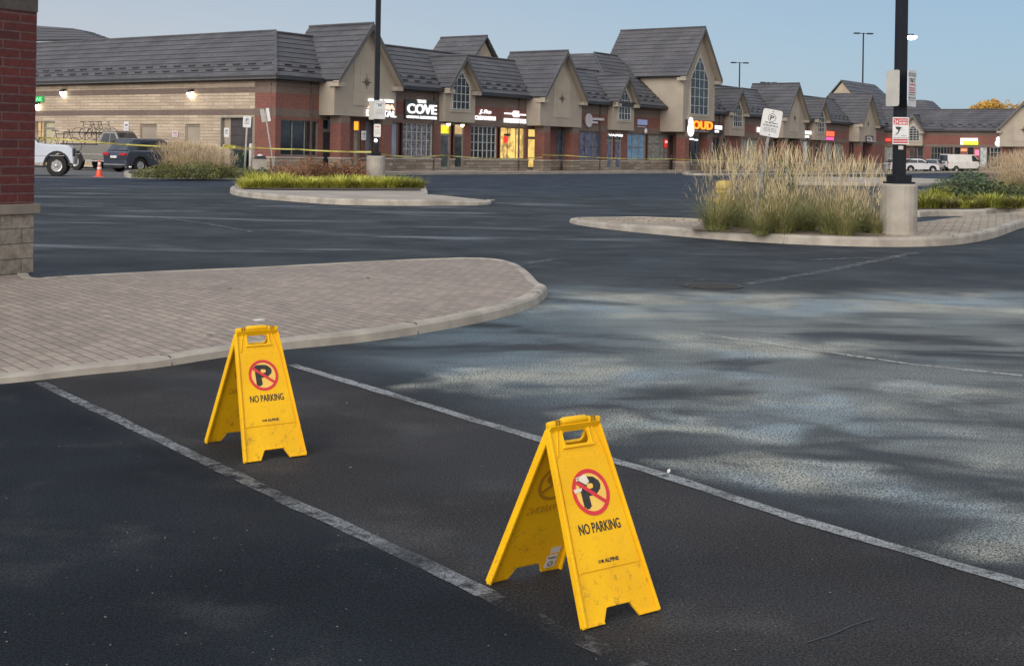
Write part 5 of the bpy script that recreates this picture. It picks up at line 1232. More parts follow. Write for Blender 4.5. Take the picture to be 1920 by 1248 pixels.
tape([at(1017, 290.5, 83.5), at(1065, 291.5, 86), at(1120, 295.5, 89), at(1258, 298, 100), at(1420, 302, 112)], 'yellow caution tape crossing the navy doors and blinds window', .075, .03)
tape([at(418, 274, 59), at(440, 275, 59.3), bz_(468, 278.5, bo)], 'short bunched piece of caution tape left of the bollard', .2, .05)
tape([bz_(459, 278, G(458, 329)), bz_(455, 292, G(458, 329))], 'loose caution tape end hanging from the no parking sign post', .07, .0)
# yellow hydrant top in the grass
g = G(1344, 431, .14); zt = EYE + ray(1344, 338)[1] * (g.y + 2.2) - .14
t_ = thing('fire_hydrant', 'yellow domed fire hydrant half hidden in the tall grass island', 'fire hydrant', (G(1344, 414, .14).x, g.y + 2.0, .14))
H2 = EYE + ray(1344, 338)[1] * (g.y + 2.0) - .14; M_HY = pm('hydrant_yellow', (.55, .40, .10), (.45, .32, .08), 4, .5)
mb = MB(); mb.lathe([(.13, -.05), (.13, .05), (.1, .08), (.1, H2 - .25), (.15, H2 - .22), (.15, H2 - .18)], n=18); mb.build('barrel', M_HY, t_, smooth=True)
mb = MB(); mb.lathe([(.155, H2 - .18), (.15, H2 - .08), (.12, H2 - .015), (.05, H2)], n=18); mb.build('bonnet', M_HY, t_, smooth=True)
for s in (-1, 1):
    mb = MB(); mb.lathe([(.05, .09 * s), (.05, .17 * s), (.035, .19 * s)], (0, 0, H2 - .38), 12, 0, 'x'); mb.build('outlet_cap', M_HY, t_)
# little things on the ground
def litter(name, px, py, z, r, m, label, n=7, h=.01):
    g = G(px, py, z); mb = MB(); pr = [(r * random.uniform(.6, 1.1) * math.cos(2 * math.pi * k / n), r * random.uniform(.4, .9) * math.sin(2 * math.pi * k / n)) for k in range(n)]
    plate(mb, pr, [], lambda x, y, d: (g.x + x, g.y + y, gz(g.y) + z + .001 + d + .3 * h * math.sin(x / r * 3)), h)
    mb.build(name, m, label=label, cat='litter')
litter('pebble', 1254, 885, .008, .009, M_WHITE, 'tiny white pebble beside the long painted line right of the near sign', h=.012)
litter('paper_scrap', 484, 600, .07, .055, M_WHITE, 'thin white scrap on the pavers just behind the farther floor sign', h=.004)
litter('leaf', 113, 516.5, .06, .05, M_INK, 'dark leaves on the pavers by the brick pier', h=.01)
for i, (px, py, l_) in enumerate([(733, 549, 'dark fallen leaf on the right part of the pavers'), (392, 628, 'dark fallen leaf on the pavers left of the farther floor sign'), (430, 541, 'dark fallen leaf on the middle of the pavers'), (690, 521, 'dark fallen leaf near the far edge of the pavers')]):
    litter('leaf', px, py, .075, .022, pm('leaf_brown', (.05, .03, .02)), l_, h=.004)
# ================================================================== PLANTS
def leafmat(name, c1, c2, rough=.6, tr=.25, var=.35):
    m, t, p = newmat(name)
    g = t.nodes.new('ShaderNodeNewGeometry')
    c = mixc(t, g.outputs['Random Per Island'], c1, c2)
    t.links.new(c, p.inputs['Base Color']); p.inputs['Roughness'].default_value = rough; p.inputs['Specular IOR Level'].default_value = .3
    return m
M_GR = leafmat('grass_green', (.11, .145, .035), (.32, .31, .14))
M_GR2 = leafmat('grass_olive', (.13, .15, .05), (.22, .2, .09))
M_TAN = leafmat('plume_tan', (.38, .30, .17), (.60, .50, .32), .8)
M_TAN2 = leafmat('plume_beige', (.38, .29, .18), (.56, .44, .30), .8)
M_STEM = leafmat('stem_straw', (.26, .2, .1), (.38, .29, .15), .8)
M_CHART = leafmat('leaf_chartreuse', (.28, .31, .04), (.58, .54, .11))
M_CHART2 = leafmat('leaf_yellow_green', (.13, .17, .03), (.30, .28, .05))
M_BRN = leafmat('leaf_brown_shrub', (.16, .07, .035), (.26, .13, .06))
M_DKG = leafmat('leaf_dark_green', (.035, .06, .035), (.09, .12, .05))
M_OLV = leafmat('leaf_olive', (.08, .1, .035), (.17, .17, .06))
M_ORG = leafmat('leaf_orange', (.33, .18, .035), (.52, .31, .06))
M_BARK = pm('bark', (.1, .075, .055), (.06, .045, .035), 8, .9)
def blade(mb, base, az, lean, L, w0, droop, mi=0, seg=4, tip=.15, wmid=1.0):
    d = Vector((math.cos(az), math.sin(az), 0)); sd_ = Vector((-d.y, d.x, 0)); a = lean; p = Vector(base); prev = None
    idx = []
    for i in range(seg + 1):
        t = i / seg; w_ = w0 * ((1 - t) * 1.0 + tip * t) * (wmid if 0 < i < seg else 1)
        idx.append((mb.P(p - sd_ * w_ / 2), mb.P(p + sd_ * w_ / 2)))
        p = p + (d * math.sin(a) + Vector((0, 0, 1)) * math.cos(a)) * (L / seg); a += droop / seg
    for i in range(seg): mb.f.append([idx[i][0], idx[i][1], idx[i + 1][1], idx[i + 1][0]]); mb.m.append(mi)
    return p
def reed_clump(seed, n=420, h=.8, stems=90, sh=1.55, r=.18, spread=.95, plume=M_TAN, green=M_GR, bw=.011):
    random.seed(seed); mb = MB()
    for _ in range(n):
        a = random.uniform(0, 2 * math.pi); q = r * math.sqrt(random.random())
        blade(mb, (q * math.cos(a), q * math.sin(a), 0), a + random.gauss(0, .5), random.uniform(.05, .55) * spread, h * random.uniform(.6, 1.25), bw, random.uniform(.5, 1.7), 0, 5)
    me1 = mb.build('grass_leaves', green, mesh_only=True, normals=False, recenter=False)
    mb = MB()
    for _ in range(stems):
        a = random.uniform(0, 2 * math.pi); q = r * math.sqrt(random.random()); H_ = sh * (1.05 - .6 * random.random() ** 1.6); az = a + random.gauss(0, .5); ln = abs(random.gauss(0, .24)) * spread + .02
        e = blade(mb, (q * math.cos(a), q * math.sin(a), 0), az, ln, H_ * .74, .004, .12, 1, 3, .8)
        for k in range(2):
            blade(mb, e - Vector((0, 0, .02)), az + k * 1.57, ln + .12, H_ * .24, .0080, .5, 0, 4, .2, 1.5)
    me2 = mb.build('plumes', [plume, M_STEM], mesh_only=True, normals=False, recenter=False)
    return me1, me2
def put_clump(mes, name, label, cat, loc, rz=0, sc_=1.0, group=None):
    t_ = thing(name, label, cat, loc, rz, group); t_.scale = (sc_, sc_, sc_) if not isinstance(sc_, tuple) else sc_; t_['kind'] = 'thing'
    for me, nm in zip(mes, ('leaves', 'plumes')): link(nm, me, t_)
    return t_
V = [reed_clump(s, 640, .84, 135, 1.34, .22, 1.4) for s in (11, 12, 13)]
spots = [(1345, 431, .98, 0), (1395, 426, 1.0, 1), (1462, 436, 1.0, 2), (1508, 432, .92, 0), (1562, 438, .95, 1), (1610, 433, .82, 2), (1380, 419, 1.0, 2), (1440, 420, 1.02, 1), (1530, 421, 1.0, 0), (1590, 422, .9, 1), (1640, 437, .5, 0), (1425, 438, .62, 0), (1585, 441, .6, 2)]
random.seed(3)
for px, py, s, k in spots:
    g = G(px, py, .15); s *= random.uniform(.82, 1.0); put_clump(V[k], 'feather_grass', 'tall feather grass with tan plumes and green base in the middle right island', 'ornamental grass', (g.x, g.y, .13), random.uniform(0, 6), s, 'feather grass clumps in the middle island')
def leafball(mb, c, rx, ry, rz, n, size, mi=0, shell=.35, asp=.45, up=.3):
    for _ in range(n):
        while True:
            v = Vector((random.uniform(-1, 1), random.uniform(-1, 1), random.uniform(-.15, 1)))
            if shell < v.length < 1: break
        l_ = 1 + .22 * math.sin(v.x * 5 + c[0] * 3) * math.cos(v.y * 4 + c[1]) + .12 * math.sin(v.z * 9 + v.x * 7)
        p = Vector((c[0] + v.x * rx * l_, c[1] + v.y * ry * l_, c[2] + v.z * rz * l_))
        a = Vector((random.gauss(0, 1), random.gauss(0, 1), random.gauss(up, 1))).normalized(); b = a.orthogonal().normalized()
        s = size * random.uniform(.6, 1.3)
        mb.face([p - b * s * asp / 2, p + a * s * .5 - b * 0, p + b * s * asp / 2, p - a * s * .5], mi)
def shrub(seed, rx, ry, rz, n, size, m, twigs=14, shell=.3, asp=.45):
    random.seed(seed); mb = MB(); leafball(mb, (0, 0, .05), rx, ry, rz, n, size, 0, shell, asp); me = mb.build('leaves', m, mesh_only=True, normals=False, recenter=False)
    mb = MB()
    for _ in range(twigs):
        a = random.uniform(0, 6.28); mb.tube([(0, 0, 0), (rx * .4 * math.cos(a), ry * .4 * math.sin(a), rz * .5), (rx * .8 * math.cos(a + .3), ry * .8 * math.sin(a + .3), rz * random.uniform(.6, .95))], [.012, .008, .003], 4)
    me2 = mb.build('twigs', M_BARK, mesh_only=True, recenter=False); return me, me2
def put_shrub(mes, name, label, cat, loc, rz=0, sc_=1.0, group=None):
    t_ = thing(name, label, cat, loc, rz, group); t_.scale = (sc_,) * 3 if not isinstance(sc_, tuple) else sc_
    link('leaves', mes[0], t_); link('twigs', mes[1], t_); return t_
SH_DK = shrub(5, .42, .42, .62, 900, .09, M_DKG); SH_BR = shrub(6, .55, .5, .62, 1500, .07, M_BRN, 20); SH_OL = shrub(7, .45, .4, .4, 700, .08, M_OLV)
g = G(1486, 421, .15); put_shrub(SH_DK, 'shrub', 'dark green leafy shrub among the grass behind the P sign', 'shrub', (g.x, g.y + 1.2, .14), 0, (1.0, 1.0, 1.75))
def tuft(seed, m, n=230, h=.42, w_=.02):
    random.seed(seed); mb = MB()
    for _ in range(n):
        a = random.uniform(0, 6.28); q = .22 * math.sqrt(random.random())
        blade(mb, (q * math.cos(a), q * math.sin(a), 0), a + random.gauss(0, .6), random.uniform(.1, .8), h * random.uniform(.6, 1.2), w_, random.uniform(.4, 1.5), 0, 4, .25, 1.3)
    return mb.build('leaves', m, mesh_only=True, normals=False, recenter=False)
M_OLV2 = leafmat('leaf_dull_olive', (.10, .11, .03), (.22, .19, .06))
TU = [tuft(21, M_CHART), tuft(22, M_CHART, 260, .46), tuft(23, M_CHART2), tuft(24, M_OLV2, 200, .36)]
def put_tuft(k, label, g, z, s, group):
    o = link('low_plant', TU[k], None, (g.x, g.y, z), label=label, cat='low plant', group=group); o.rotation_euler = (0, 0, random.uniform(0, 6)); o.scale = (s, s, s * random.uniform(.62, .92))
random.seed(9)
for row, (py, n, x0, x1) in enumerate(((352.5, 19, 462, 782), (348.5, 17, 466, 770), (345, 15, 475, 762))):
    for i in range(n):
        px = x0 + (x1 - x0) * (i + random.uniform(-.2, .2)) / (n - 1); g = G(px, py, .15)
        put_tuft(2 if (px > 735 and random.random() < .8) else random.choice((0, 1, 0, 1, 2)), 'chartreuse low leafy plant in the left planted island', g, gz(g.y) + .15, random.uniform(.85, 1.15), 'chartreuse plants of the left island')
for i, px in enumerate((528, 556, 584, 608, 634, 660, 682)):
    g = G(px, 340 + (i % 2) * 1.5, .15); put_shrub(SH_BR, 'shrub', 'rusty brown shrub behind the chartreuse plants', 'shrub', (g.x, g.y, gz(g.y) + .13), i * 1.3, 1.02 + .1 * (i % 3), 'rusty brown shrubs of the left island')
for row, (py, n, x0, x1) in enumerate(((389, 12, 1726, 1935), (382, 12, 1728, 1935), (375, 10, 1745, 1940))):
    for i in range(n):
        px = x0 + (x1 - x0) * (i + random.uniform(-.25, .25)) / (n - 1); g = G(px, py, .15)
        put_tuft(random.choice((2, 2, 3, 0, 3)), 'yellow green low plant in the bed right of the right light pole', g, .14, random.uniform(.7, 1.15), 'yellow green plants of the right bed')
for i, (px, py, s) in enumerate(((1783, 375, 1.0), (1812, 376, 1.1), (1846, 377, 1.0), (1880, 379, .8), (1800, 370, 1.0), (1830, 370, 1.0), (1866, 371, 1.0), (1768, 372, .8), (1905, 380, .7))):
    g = G(px, py, .15); put_shrub(SH_DK if i % 3 else SH_OL, 'shrub', 'dark green shrub behind the yellow green plants of the right bed', 'shrub', (g.x, g.y, .12), i * 1.1, (1.35 * s, 1.35 * s, 1.15 * s), 'dark shrubs of the right bed')
VB = [reed_clump(s, 300, .6, 230, 1.12, .3, 1.2, M_TAN2, M_GR2, .013) for s in (31, 32)]
for i, (px, py, s) in enumerate(((1886, 366, .95), (1905, 365, 1.1), (1930, 367, 1.15), (1893, 362, 1.1), (1918, 361, 1.15), (1870, 362, .85), (1945, 364, 1.2))):
    g = G(px, py, .15); put_clump(VB[i % 2], 'feather_grass', 'dense beige feather grass at the right edge before the white van', 'ornamental grass', (g.x, g.y, .1), i, s * 1.02, 'beige grass at the right edge')
for i, (px, py, s) in enumerate([(318, 329, 1.05), (334, 330, 1.1), (350, 329, 1.12), (366, 330, 1.1), (382, 329, 1.05), (398, 330, .95), (412, 329, .85), (324, 327, 1.08), (342, 327, 1.12), (360, 327, 1.1), (378, 327, 1.05), (394, 327, 1.0), (424, 329, .7)]):
    g = G(px, py, .15); put_clump(VB[i % 2], 'feather_grass', 'beige feather grass in the left bed beside the dark parked car', 'ornamental grass', (g.x, g.y, gz(g.y) + .1), i * .7, s, 'beige grass of the left bed')
for i in range(17):
    px = 262 + i * 14.5; g = G(px, 331 + (i % 2), .15); s = .75 + .25 * ((i * 7) % 5) / 4
    put_shrub(SH_OL, 'shrub', 'low olive green shrub along the kerb of the left bed', 'shrub', (g.x, g.y, gz(g.y) + .12), i, (s, s, s * (1.35 if 300 < px < 430 else .95)), 'olive shrubs of the left bed')
# autumn trees beyond the far block
def tree(name, label, px, Y, ztop_py, rx, m, n=5200, trunk=True, group=None):
    tx, tz = ray(px, ztop_py); zt = EYE + tz * Y - gz(Y); random.seed(int(px)); t_ = thing(name, label, 'tree', (tx * Y, Y, gz(Y)), 0, group)
    mb = MB(); mb.tube([(0, 0, 0), (.1, 0, zt * .3), (0, .1, zt * .6)], [.35, .25, .15], 8)
    for k in range(7):
        a = k * .9; mb.tube([(0, 0, zt * (.25 + .05 * k)), (rx * .4 * math.cos(a), rx * .4 * math.sin(a), zt * (.5 + .04 * k)), (rx * .8 * math.cos(a), rx * .8 * math.sin(a), zt * (.66 + .03 * k))], [.14, .08, .03], 5)
    mb.build('trunk', M_BARK, t_)
    mb = MB()
    for k in range(22):
        a = random.uniform(0, 6.28); q = rx * .72 * math.sqrt(random.random()); zc_ = zt * random.uniform(.42, .82); rr_ = rx * random.uniform(.22, .4)
        f = 1 - abs(zc_ / zt - .55)
        leafball(mb, (q * math.cos(a) * f, q * math.sin(a) * f, zc_), rr_, rr_, min(rr_ * .8, zt - zc_), n // 22, .42, 0, .3, .7)
    mb.build('crown', m, t_, normals=False)
tree('maple_tree', 'broad orange autumn tree behind the right end of the far block', 1862, 215, 173, 5.6, M_ORG, 9000)
tree('maple_tree', 'orange autumn tree cut by the right edge of the picture', 1935, 225, 180, 5.5, M_ORG, 6000)
tree('conifer_tree', 'thin dark tree top peeking over the far roof', 1761, 230, 194, 1.0, M_DKG, 500)
# ================================================================== VEHICLES
def paintm(name, c, rough=.3, metal=.2): return pm(name, c, tuple(x * .9 for x in c), 1.5, rough, metal=metal, coat=.5)
M_CARGL = pm('car_glass', (.02, .025, .03), (.05, .06, .07), 1.0, .05, spec=.7)
M_TRIM = pm('car_black_trim', (.012, .012, .013), None, 3, .55)
M_TAIL = pm('tail_lamp', (.45, .015, .03), None, 5, .25)
M_HEADL = pm('head_lamp', (.5, .52, .55), None, 5, .15)
def wheel(par, x, y, r, wdt, side_, name='wheel'):
    mb = MB(); mb.lathe([(r * .6, -wdt / 2), (r * .93, -wdt / 2), (r, -wdt * .36), (r, wdt * .36), (r * .93, wdt / 2), (r * .6, wdt / 2)], (x, y, r), 28, 0, 'y'); w_ = mb.build(name, M_RUBBER, par, smooth=False)
    mb = MB(); yy = y + side_ * (wdt / 2 + .004); mb.lathe([(r * .55, 0), (r * .55, side_ * .02), (r * .46, side_ * .0), (r * .5, -side_ * .06)], (x, yy, r), 24, 0, 'y')
    for k in range(6):
        a = k * math.pi / 3; c, s = math.cos(a), math.sin(a); q = [(-.09 * r * 2, .0), (.09 * r * 2, .0), (.05 * r * 2, r * .5), (-.05 * r * 2, r * .5)]
        P = [(x + c * u - s * v, r + s * u + c * v) for u, v in q]
        mb.hexa([(p[0], yy - side_ * .02, p[1]) for p in P] + [(p[0], yy + side_ * .012, p[1]) for p in P])
    mb.lathe([(r * .16, -side_ * .02), (r * .16, side_ * .03), (r * .1, side_ * .035)], (x, yy, r), 12, 0, 'y'); mb.build('rim', M_CHROME, w_)
def vehicle(name, label, loc, rz, L, Wd, prof, wheels, wr, paint_, cabin, glass_x, rear_glass=True, cladding=None, group=None, cat='car', parts=None, wt=.24):
    """prof: side outline of the lower body (x, z) running over the top from rear to front; cabin: (x_rear_bottom, x_rear_top, x_front_top, x_front_bottom, z_belt, z_roof)"""
    t_ = thing(name, label, cat, loc, rz, group)
    arch = []; zlow = prof['low']
    bot = []; xr, xf = prof['top'][0][0], prof['top'][-1][0]
    pts = [(xf, zlow)]
    for wx in sorted(wheels, reverse=True):
        ar = wr * 1.16
        for k in range(9):
            a = math.pi * k / 8; px_, pz_ = wx + ar * math.cos(a), wr + ar * math.sin(a)
            pts.append((px_, max(zlow, pz_)))
    pts.append((xr, zlow))
    outline = prof['top'] + pts
    cx_ = sum(p[0] for p in outline) / len(outline); zm = (prof['low'] + prof['belt']) / 2
    def shr(k, e): return [(p[0] - e * (1 if p[0] > cx_ else -1) * (1 if abs(p[0] - cx_) > L * .44 else 0), p[1] if p[1] < zm + .12 else p[1] - e * .55) for p in outline]
    lay = [(-Wd / 2, shr(0, .09)), (-Wd / 2 + .03, shr(0, .04)), (-Wd / 2 + .12, shr(0, .008)), (-Wd / 2 + .3, outline), (Wd / 2 - .3, outline), (Wd / 2 - .12, shr(0, .008)), (Wd / 2 - .03, shr(0, .04)), (Wd / 2, shr(0, .09))]
    mb = MB(); n = len(outline); ids = [[mb.P((x, y, z)) for x, z in o] for y, o in lay]
    for a, b in zip(ids[:-1], ids[1:]):
        for i in range(n): mb.f.append([a[i], a[(i + 1) % n], b[(i + 1) % n], b[i]]); mb.m.append(0)
    for r_, o, y in ((ids[0], lay[0][1], 0), (ids[-1], lay[-1][1], 1)):
        for tr in geometry.tessellate_polygon([[Vector((x, z, 0)) for x, z in o]]): mb.f.append([r_[i] for i in tr]); mb.m.append(0)
    body = mb.build('body', paint_, t_)
    xa, xb, xc, xd, zb, zr_ = cabin; wb_, wt_ = Wd / 2 - .06, Wd / 2 - .26
    mb = MB(); mb.hexa([(xa, -wb_, zb - .05), (xd, -wb_, zb - .05), (xd, wb_, zb - .05), (xa, wb_, zb - .05), (xb, -wt_, zr_ - .04), (xc, -wt_, zr_ - .04), (xc, wt_, zr_ - .04), (xb, wt_, zr_ - .04)])
    mb.hexa([(xb, -wt_, zr_ - .04), (xc, -wt_, zr_ - .04), (xc, wt_, zr_ - .04), (xb, wt_, zr_ - .04), (xb + .12, -wt_ + .12, zr_), (xc - .12, -wt_ + .12, zr_), (xc - .12, wt_ - .12, zr_), (xb + .12, wt_ - .12, zr_)])
    mb.build('roof', paint_, t_, bevel=.03)
    def cabpt(x, z, s):   # point on the cabin side
        t = (z - zb) / (zr_ - zb); return (x, s * (wb_ + (wt_ - wb_) * t + .008), z)
    for s in (-1, 1):
        for x0, x1, x2, x3 in glass_x:     # bottom-rear, bottom-front, top-front, top-rear
            z0, z1 = zb + .03, zr_ - .13
            P = [cabpt(x0, z0, s), cabpt(x1, z0, s), cabpt(x2, z1, s), cabpt(x3, z1, s)]
            mb = MB(); mb.hexa([(p[0], p[1] - s * .02, p[2]) for p in P] + P); mb.build('side_window', M_CARGL, t_)
        mb = MB(); xm = xd - .42; mb.box(xm - .06, xm + .08, *sorted((s * (Wd / 2 - .05), s * (Wd / 2 + .16))), zb + .02, zb + .2); mb.build('wing_mirror', M_TRIM, t_, bevel=.03)
        for i, wx in enumerate(wheels): wheel(t_, wx, s * (Wd / 2 - .14), wr, wt, s)
    def endglass(x0, x1, sgn, nm):
        z0, z1 = zb + .02, zr_ - .1; k0 = (z0 - zb) / (zr_ - zb); k1 = (z1 - zb) / (zr_ - zb); X0, X1 = x0 + (x1 - x0) * k0, x0 + (x1 - x0) * k1
        w0, w1 = wb_ - .1, wt_ - .04; P = [(X0 + sgn * .012, -w0, z0), (X0 + sgn * .012, w0, z0), (X1 + sgn * .012, w1, z1), (X1 + sgn * .012, -w1, z1)]
        mb = MB(); mb.hexa([(p[0] - sgn * .03, p[1], p[2]) for p in P] + P); mb.build(nm, M_CARGL, t_)
    endglass(xd, xc, 1, 'windscreen')
    if rear_glass: endglass(xa, xb, -1, 'rear_window')
    if cladding:
        for wx in wheels:
            for s in (-1, 1):
                mb = MB(); ar = wr * 1.16; A_ = [math.pi * k / 10 for k in range(11)]
                o = [(wx + (ar + .07) * math.cos(a), wr + (ar + .07) * math.sin(a)) for a in A_]; i_ = [(wx + (ar - .01) * math.cos(a), wr + (ar - .01) * math.sin(a)) for a in A_]
                for k in range(10): mb.hexa([(q[0], y, q[1]) for y in sorted((s * (Wd / 2 - .1), s * (Wd / 2 + .012))) for q in (o[k], o[k + 1], i_[k + 1], i_[k])])
                mb.build('wheel_arch', cladding, t_)
    for x, y0, y1, z0, z1, m_, nm in parts or []:
        mb = MB(); mb.box(x[0], x[1], y0, y1, z0, z1); mb.build(nm, m_, t_, bevel=.01)
    return t_
def place(px, py, ox=0, oy=0):
    g = G(px, py); return g
W1_ = Wd_ = 1.95
# white pickup at the left (front half seen)
def pickup(name, label, wheel_px, heading, L, paint_, wr, which, bedrail=False, group=None, fo=1.0, zs=1.0):
    """which: local x of the wheel that stands at wheel_px"""
    g = G(*wheel_px); Wd = 2.0; hx, hy = math.cos(heading), math.sin(heading); sx, sy = math.sin(heading), -math.cos(heading)   # right side
    ox = g.x - hx * which - sx * (Wd / 2 - .05); oy = g.y - hy * which - sy * (Wd / 2 - .05)
    top = [(-2.95, .95), (-2.95, 1.18), (-.35, 1.2), (1.15, 1.22), (1.25, 1.18), (2.6, 1.14), (2.82, 1.05), (2.86, .75), (2.9, .62)]
    P = [((-3.06, -2.9), -.95, .95, .5, .72, M_CHROME, 'rear_bumper'), ((2.82, 2.98), -.95, .95, .45, .72, M_CHROME, 'front_bumper'), ((2.84, 2.88), -.55, .55, .72, 1.02, M_TRIM, 'grille'),
         ((2.72, 2.87), .62, .95, .8, 1.02, M_HEADL, 'headlight'), ((2.72, 2.87), -.95, -.62, .8, 1.02, M_HEADL, 'headlight'), ((-2.97, -2.9), .78, .98, .85, 1.15, M_TAIL, 'tail_light'), ((-2.97, -2.9), -.98, -.78, .85, 1.15, M_TAIL, 'tail_light'),
         ((-1.1, 1.2), -1.03, -.97, .42, .48, M_CHROME, 'running_board'), ((-2.8, 2.5), -1.008, -.99, .74, .77, M_CHROME, 'side_moulding'), ((-2.9, -.42), -.9, .9, 1.19, 1.24, M_TRIM, 'bed_cover')]
    fx = lambda x: 1.85 + (x - 1.85) * fo if x > 1.85 else x
    top = [(fx(x), z) for x, z in top]; P = [((fx(p[0][0]), fx(p[0][1])),) + tuple(p[1:]) for p in P]
    t_ = vehicle(name, label, (ox, oy, gz(oy)), heading, 5.9, Wd, dict(top=top, low=.5, belt=1.2), (-1.75, 1.85), wr, paint_, (-.38, -.22, .62, 1.15, 1.2, 1.86),
                 [(-.26, .3, .26, -.12), (.37, 1.0, .56, .33)], True, M_TRIM, group, 'pickup truck', P, .28)
    t_.scale = (1, 1, zs)
    return t_, (ox, oy)
wp, _ = pickup('pickup_truck', 'white pickup truck with black lower trim half hidden by the brick pier', (106, 331), math.radians(14), 5.9, paintm('white_paint', (.55, .6, .68), .28, .1), .40, 1.85, fo=.6, zs=1.13)
kp, ko = pickup('pickup_truck', 'khaki grey pickup truck with bicycles above its bed', (143, 319.0), math.radians(-22), 5.9, paintm('khaki_paint', (.175, .168, .155), .35, .3), .40, -1.75, zs=1.15)
# dark SUV seen from behind
g = G(262, 323); hd = math.atan2(DY, DX) - .05; Wd = 1.9; hx, hy = math.cos(hd), math.sin(hd); sx, sy = math.sin(hd), -math.cos(hd)
ox = g.x - hx * (-1.42) - sx * (Wd / 2 - .05); oy = g.y - hy * (-1.42) - sy * (Wd / 2 - .05)
top = [(-2.32, .62), (-2.34, .85), (-2.25, 1.02), (-2.1, 1.12), (1.0, 1.06), (1.9, .98), (2.2, .85), (2.32, .66), (2.32, .5)]
P = [((-2.36, -2.3), -.82, .82, .36, .42, M_CHROME, 'bumper_trim'), ((-2.36, -2.22), -.93, -.45, .86, .98, M_TAIL, 'tail_light'), ((-2.36, -2.22), .45, .93, .86, .98, M_TAIL, 'tail_light'), ((-2.38, -2.33), -.24, .24, .72, .84, M_WHITE, 'licence_plate'),
     ((-1.7, .5), -.70, -.66, 1.68, 1.73, M_CHROME, 'roof_rail'), ((-1.7, .5), .66, .70, 1.68, 1.73, M_CHROME, 'roof_rail'), ((-2.42, -2.3), -.75, .75, .22, .34, M_TRIM, 'rear_bumper'),
     ((2.2, 2.33), -.9, -.5, .65, .8, M_HEADL, 'headlight'), ((2.2, 2.33), .5, .9, .65, .8, M_HEADL, 'headlight'), ((-1.9, .9), -.902, -.892, 1.08, 1.105, M_CHROME, 'window_trim')]
suv = vehicle('parked_suv', 'dark navy SUV seen from its rear beside the tall beige grass', (ox, oy, gz(oy)), hd, 4.65, Wd, dict(top=top, low=.28, belt=1.1), (-1.42, 1.42), .37, paintm('navy_paint', (.04, .048, .07), .25, .3), (-2.15, -1.72, .3, 1.1, 1.1, 1.68),
        [(-1.98, -1.35, -1.3, -1.72), (-1.28, -.4, -.4, -1.23), (-.33, .7, .22, -.33)], True, M_TRIM, None, 'SUV', P)
# bicycles over the pickup bed
def bicycle(name, label, loc, rz, tilt=0, col=(.03, .03, .035), group=None):
    t_ = thing(name, label, 'bicycle', loc, rz, group); r = .33; mb = MB()
    fm_ = pm('bike_frame', col, None, 3, .4)
    a, b, c, d, e = (0, 0, .33), (.42, 0, .3), (.28, 0, .82), (.85, 0, .84), (1.03, 0, .33)
    for p, q in ((a, b), (b, c), (a, c), (c, d), (b, d), (d, e)): mb.tube([p, q], .014, 6)
    mb.build('frame', fm_, t_)
    for x in (0, 1.03):
        mb = MB(); n = 24; pts = [(x + r * math.cos(2 * math.pi * k / n), 0, .33 + r * math.sin(2 * math.pi * k / n)) for k in range(n + 1)]; mb.tube(pts, .013, 6, cap=False)
        for k in range(0): mb.tube([(x, 0, .33), (x + r * math.cos(k * .785), 0, .33 + r * math.sin(k * .785))], .003, 3)
        mb.build('wheel', M_RUBBER, t_)
    mb = MB(); mb.tube([c, (.25, 0, .95)], .014, 6); mb.box(.12, .38, -.06, .06, .95, .99); mb.build('saddle', M_TRIM, t_)
    mb = MB(); mb.tube([d, (.82, 0, .98)], .016, 6); mb.tube([(.8, -.3, 1.0), (.84, 0, .98), (.8, .3, 1.0)], .014, 6); mb.build('handlebar', M_TRIM, t_)
    return t_
th_ = math.radians(-22)
def bedpt(x, y, z): return (ko[0] + math.cos(th_) * x - math.sin(th_) * y, ko[1] + math.sin(th_) * x + math.cos(th_) * y, gz(ko[1]) + z)
labs = ['bicycle standing at the left of the row in the khaki pickup bed', 'bicycle standing in the middle of the row in the khaki pickup bed', 'bicycle standing nearest the cab in the khaki pickup bed']
for i in range(3):
    b0 = bicycle('bicycle', labs[i], bedpt(-2.0 + i * .5, -.55, 1.62), th_ + math.radians(58), group='bicycles in the pickup bed', col=((.06, .06, .06), (.14, .12, .11), (.09, .07, .07))[i])
bicycle('bicycle', 'bicycle behind the bonnet of the white pickup', (at(92, 262, 57.5).x, 57.5, gz(57.5) + .95), math.radians(10))
t_ = thing('bike_rack', 'black steel rack over the khaki pickup bed', 'bike rack', bedpt(-1.55, 0, 1.42), th_)
for x in (-1.15, 1.0):
    mb = MB(); mb.tube([(x, -.85, 0), (x, -.85, .6), (x, .85, .6), (x, .85, 0)], .03, 6); mb.build('hoop', M_TRIM, t_)
for y in (-.85, .85):
    mb = MB(); mb.tube([(-1.15, y, .6), (1.0, y, .6)], .035, 6); mb.build('side_bar', M_TRIM, t_)
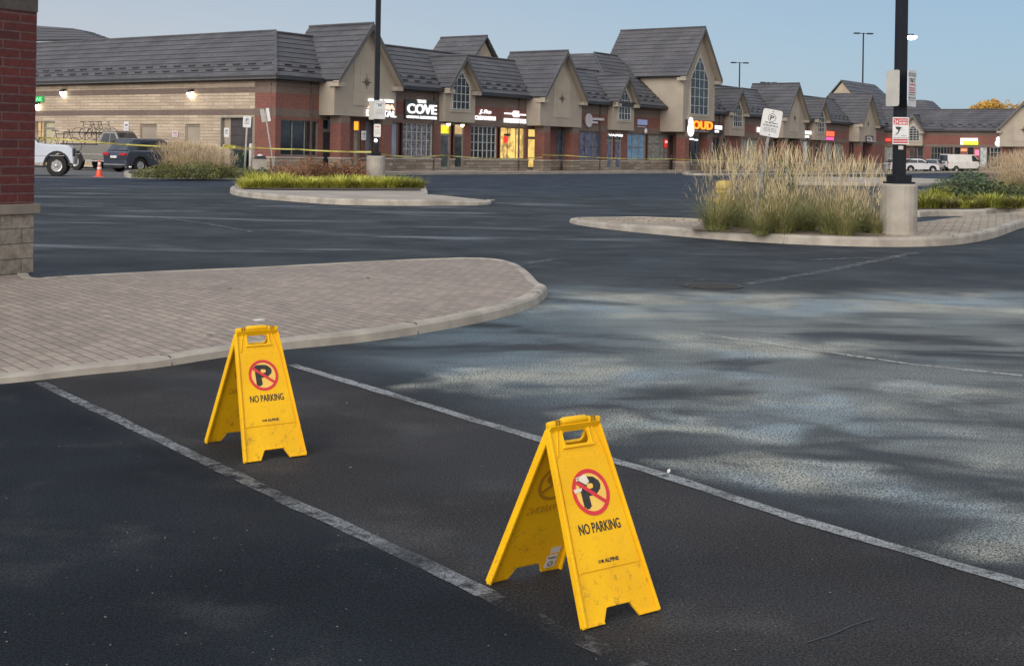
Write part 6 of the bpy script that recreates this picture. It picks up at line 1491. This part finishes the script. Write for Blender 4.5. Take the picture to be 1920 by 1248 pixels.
# white van far right
g = G(1838, 323.5); hd = math.atan2(.34, .94); Wd = 2.0; hx, hy = math.cos(hd), math.sin(hd); sx, sy = math.sin(hd), -math.cos(hd); wx = 1.85
ox = g.x - hx * wx - sx * (Wd / 2); oy = g.y - hy * wx - sy * (Wd / 2)
WV = paintm('van_white', (.62, .61, .58), .35, .0)
top = [(-2.75, 1.0), (-2.75, 1.28), (1.3, 1.28), (2.0, 1.22), (2.6, 1.08), (2.72, .95), (2.75, .6)]
P = [((-2.85, -2.72), -.95, .95, .42, .6, M_TRIM, 'rear_bumper'), ((2.7, 2.85), -.95, .95, .42, .62, M_TRIM, 'front_bumper'), ((-2.2, 2.3), -1.0, -.97, .36, .5, M_TRIM, 'sill_trim'), ((-2.77, -2.7), -.98, -.85, .95, 1.3, M_TAIL, 'tail_light'), ((-2.77, -2.7), .85, .98, .95, 1.3, M_TAIL, 'tail_light'),
     ((-2.78, -2.75), -.2, .2, .7, .84, M_GREYINK, 'licence_plate'), ((-.1, -.07), -1.001, -.99, .7, 1.25, M_TRIM, 'door_seam')]
vehicle('white_van', 'white cargo van parked before the far block', (ox, oy, gz(oy)), hd, 5.5, Wd, dict(top=top, low=.42, belt=1.28), (-1.6, 1.85), .37, WV, (-2.72, -2.62, 1.15, 1.95, 1.28, 2.12), [(.75, 1.7, 1.15, .75)], True, None, None, 'van', P)
def small_car(label, px, Yd, hd, c, wx=-1.3, hatch=True):
    g = GY(px, Yd); Wd = 1.8; hx, hy = math.cos(hd), math.sin(hd); sx, sy = math.sin(hd), -math.cos(hd)
    ox = g.x - hx * wx - sx * Wd / 2; oy = g.y - hy * wx - sy * Wd / 2
    top = [(-2.2, .6), (-2.22, .85), (-2.1, 1.0), (1.0, 1.0), (1.9, .88), (2.2, .72), (2.22, .5)]
    P = [((-2.25, -2.14), -.88, -.5, .78, .92, M_TAIL, 'tail_light'), ((-2.25, -2.14), .5, .88, .78, .92, M_TAIL, 'tail_light'), ((2.1, 2.24), -.85, -.5, .6, .74, M_HEADL, 'headlight'), ((2.1, 2.24), .5, .85, .6, .74, M_HEADL, 'headlight')]
    vehicle('parked_car', label, (ox, oy, gz(oy)), hd, 4.4, Wd, dict(top=top, low=.25, belt=1.0), (-1.3, 1.35), .33, c, (-2.0 if hatch else -1.6, -1.5 if hatch else -1.0, .2, 1.05, 1.0, 1.5), [(-1.75, -.45, -.45, -1.3), (-.38, .7, .15, -.38)], True, M_TRIM, None, 'car', P)
WC = paintm('car_white', (.62, .62, .64), .3, 0)
small_car('white car with dark windows just right of the right light pole', 1722, 152, math.radians(14), WC, wx=1.35)
small_car('second white car between the first white car and the van', 1749, 149, math.radians(10), WC, wx=1.35, hatch=False)
small_car('silver people carrier just behind the white van', 1762, 155, math.radians(60), paintm('silver_paint', (.42, .42, .43), .3, .4), wx=-1.3)
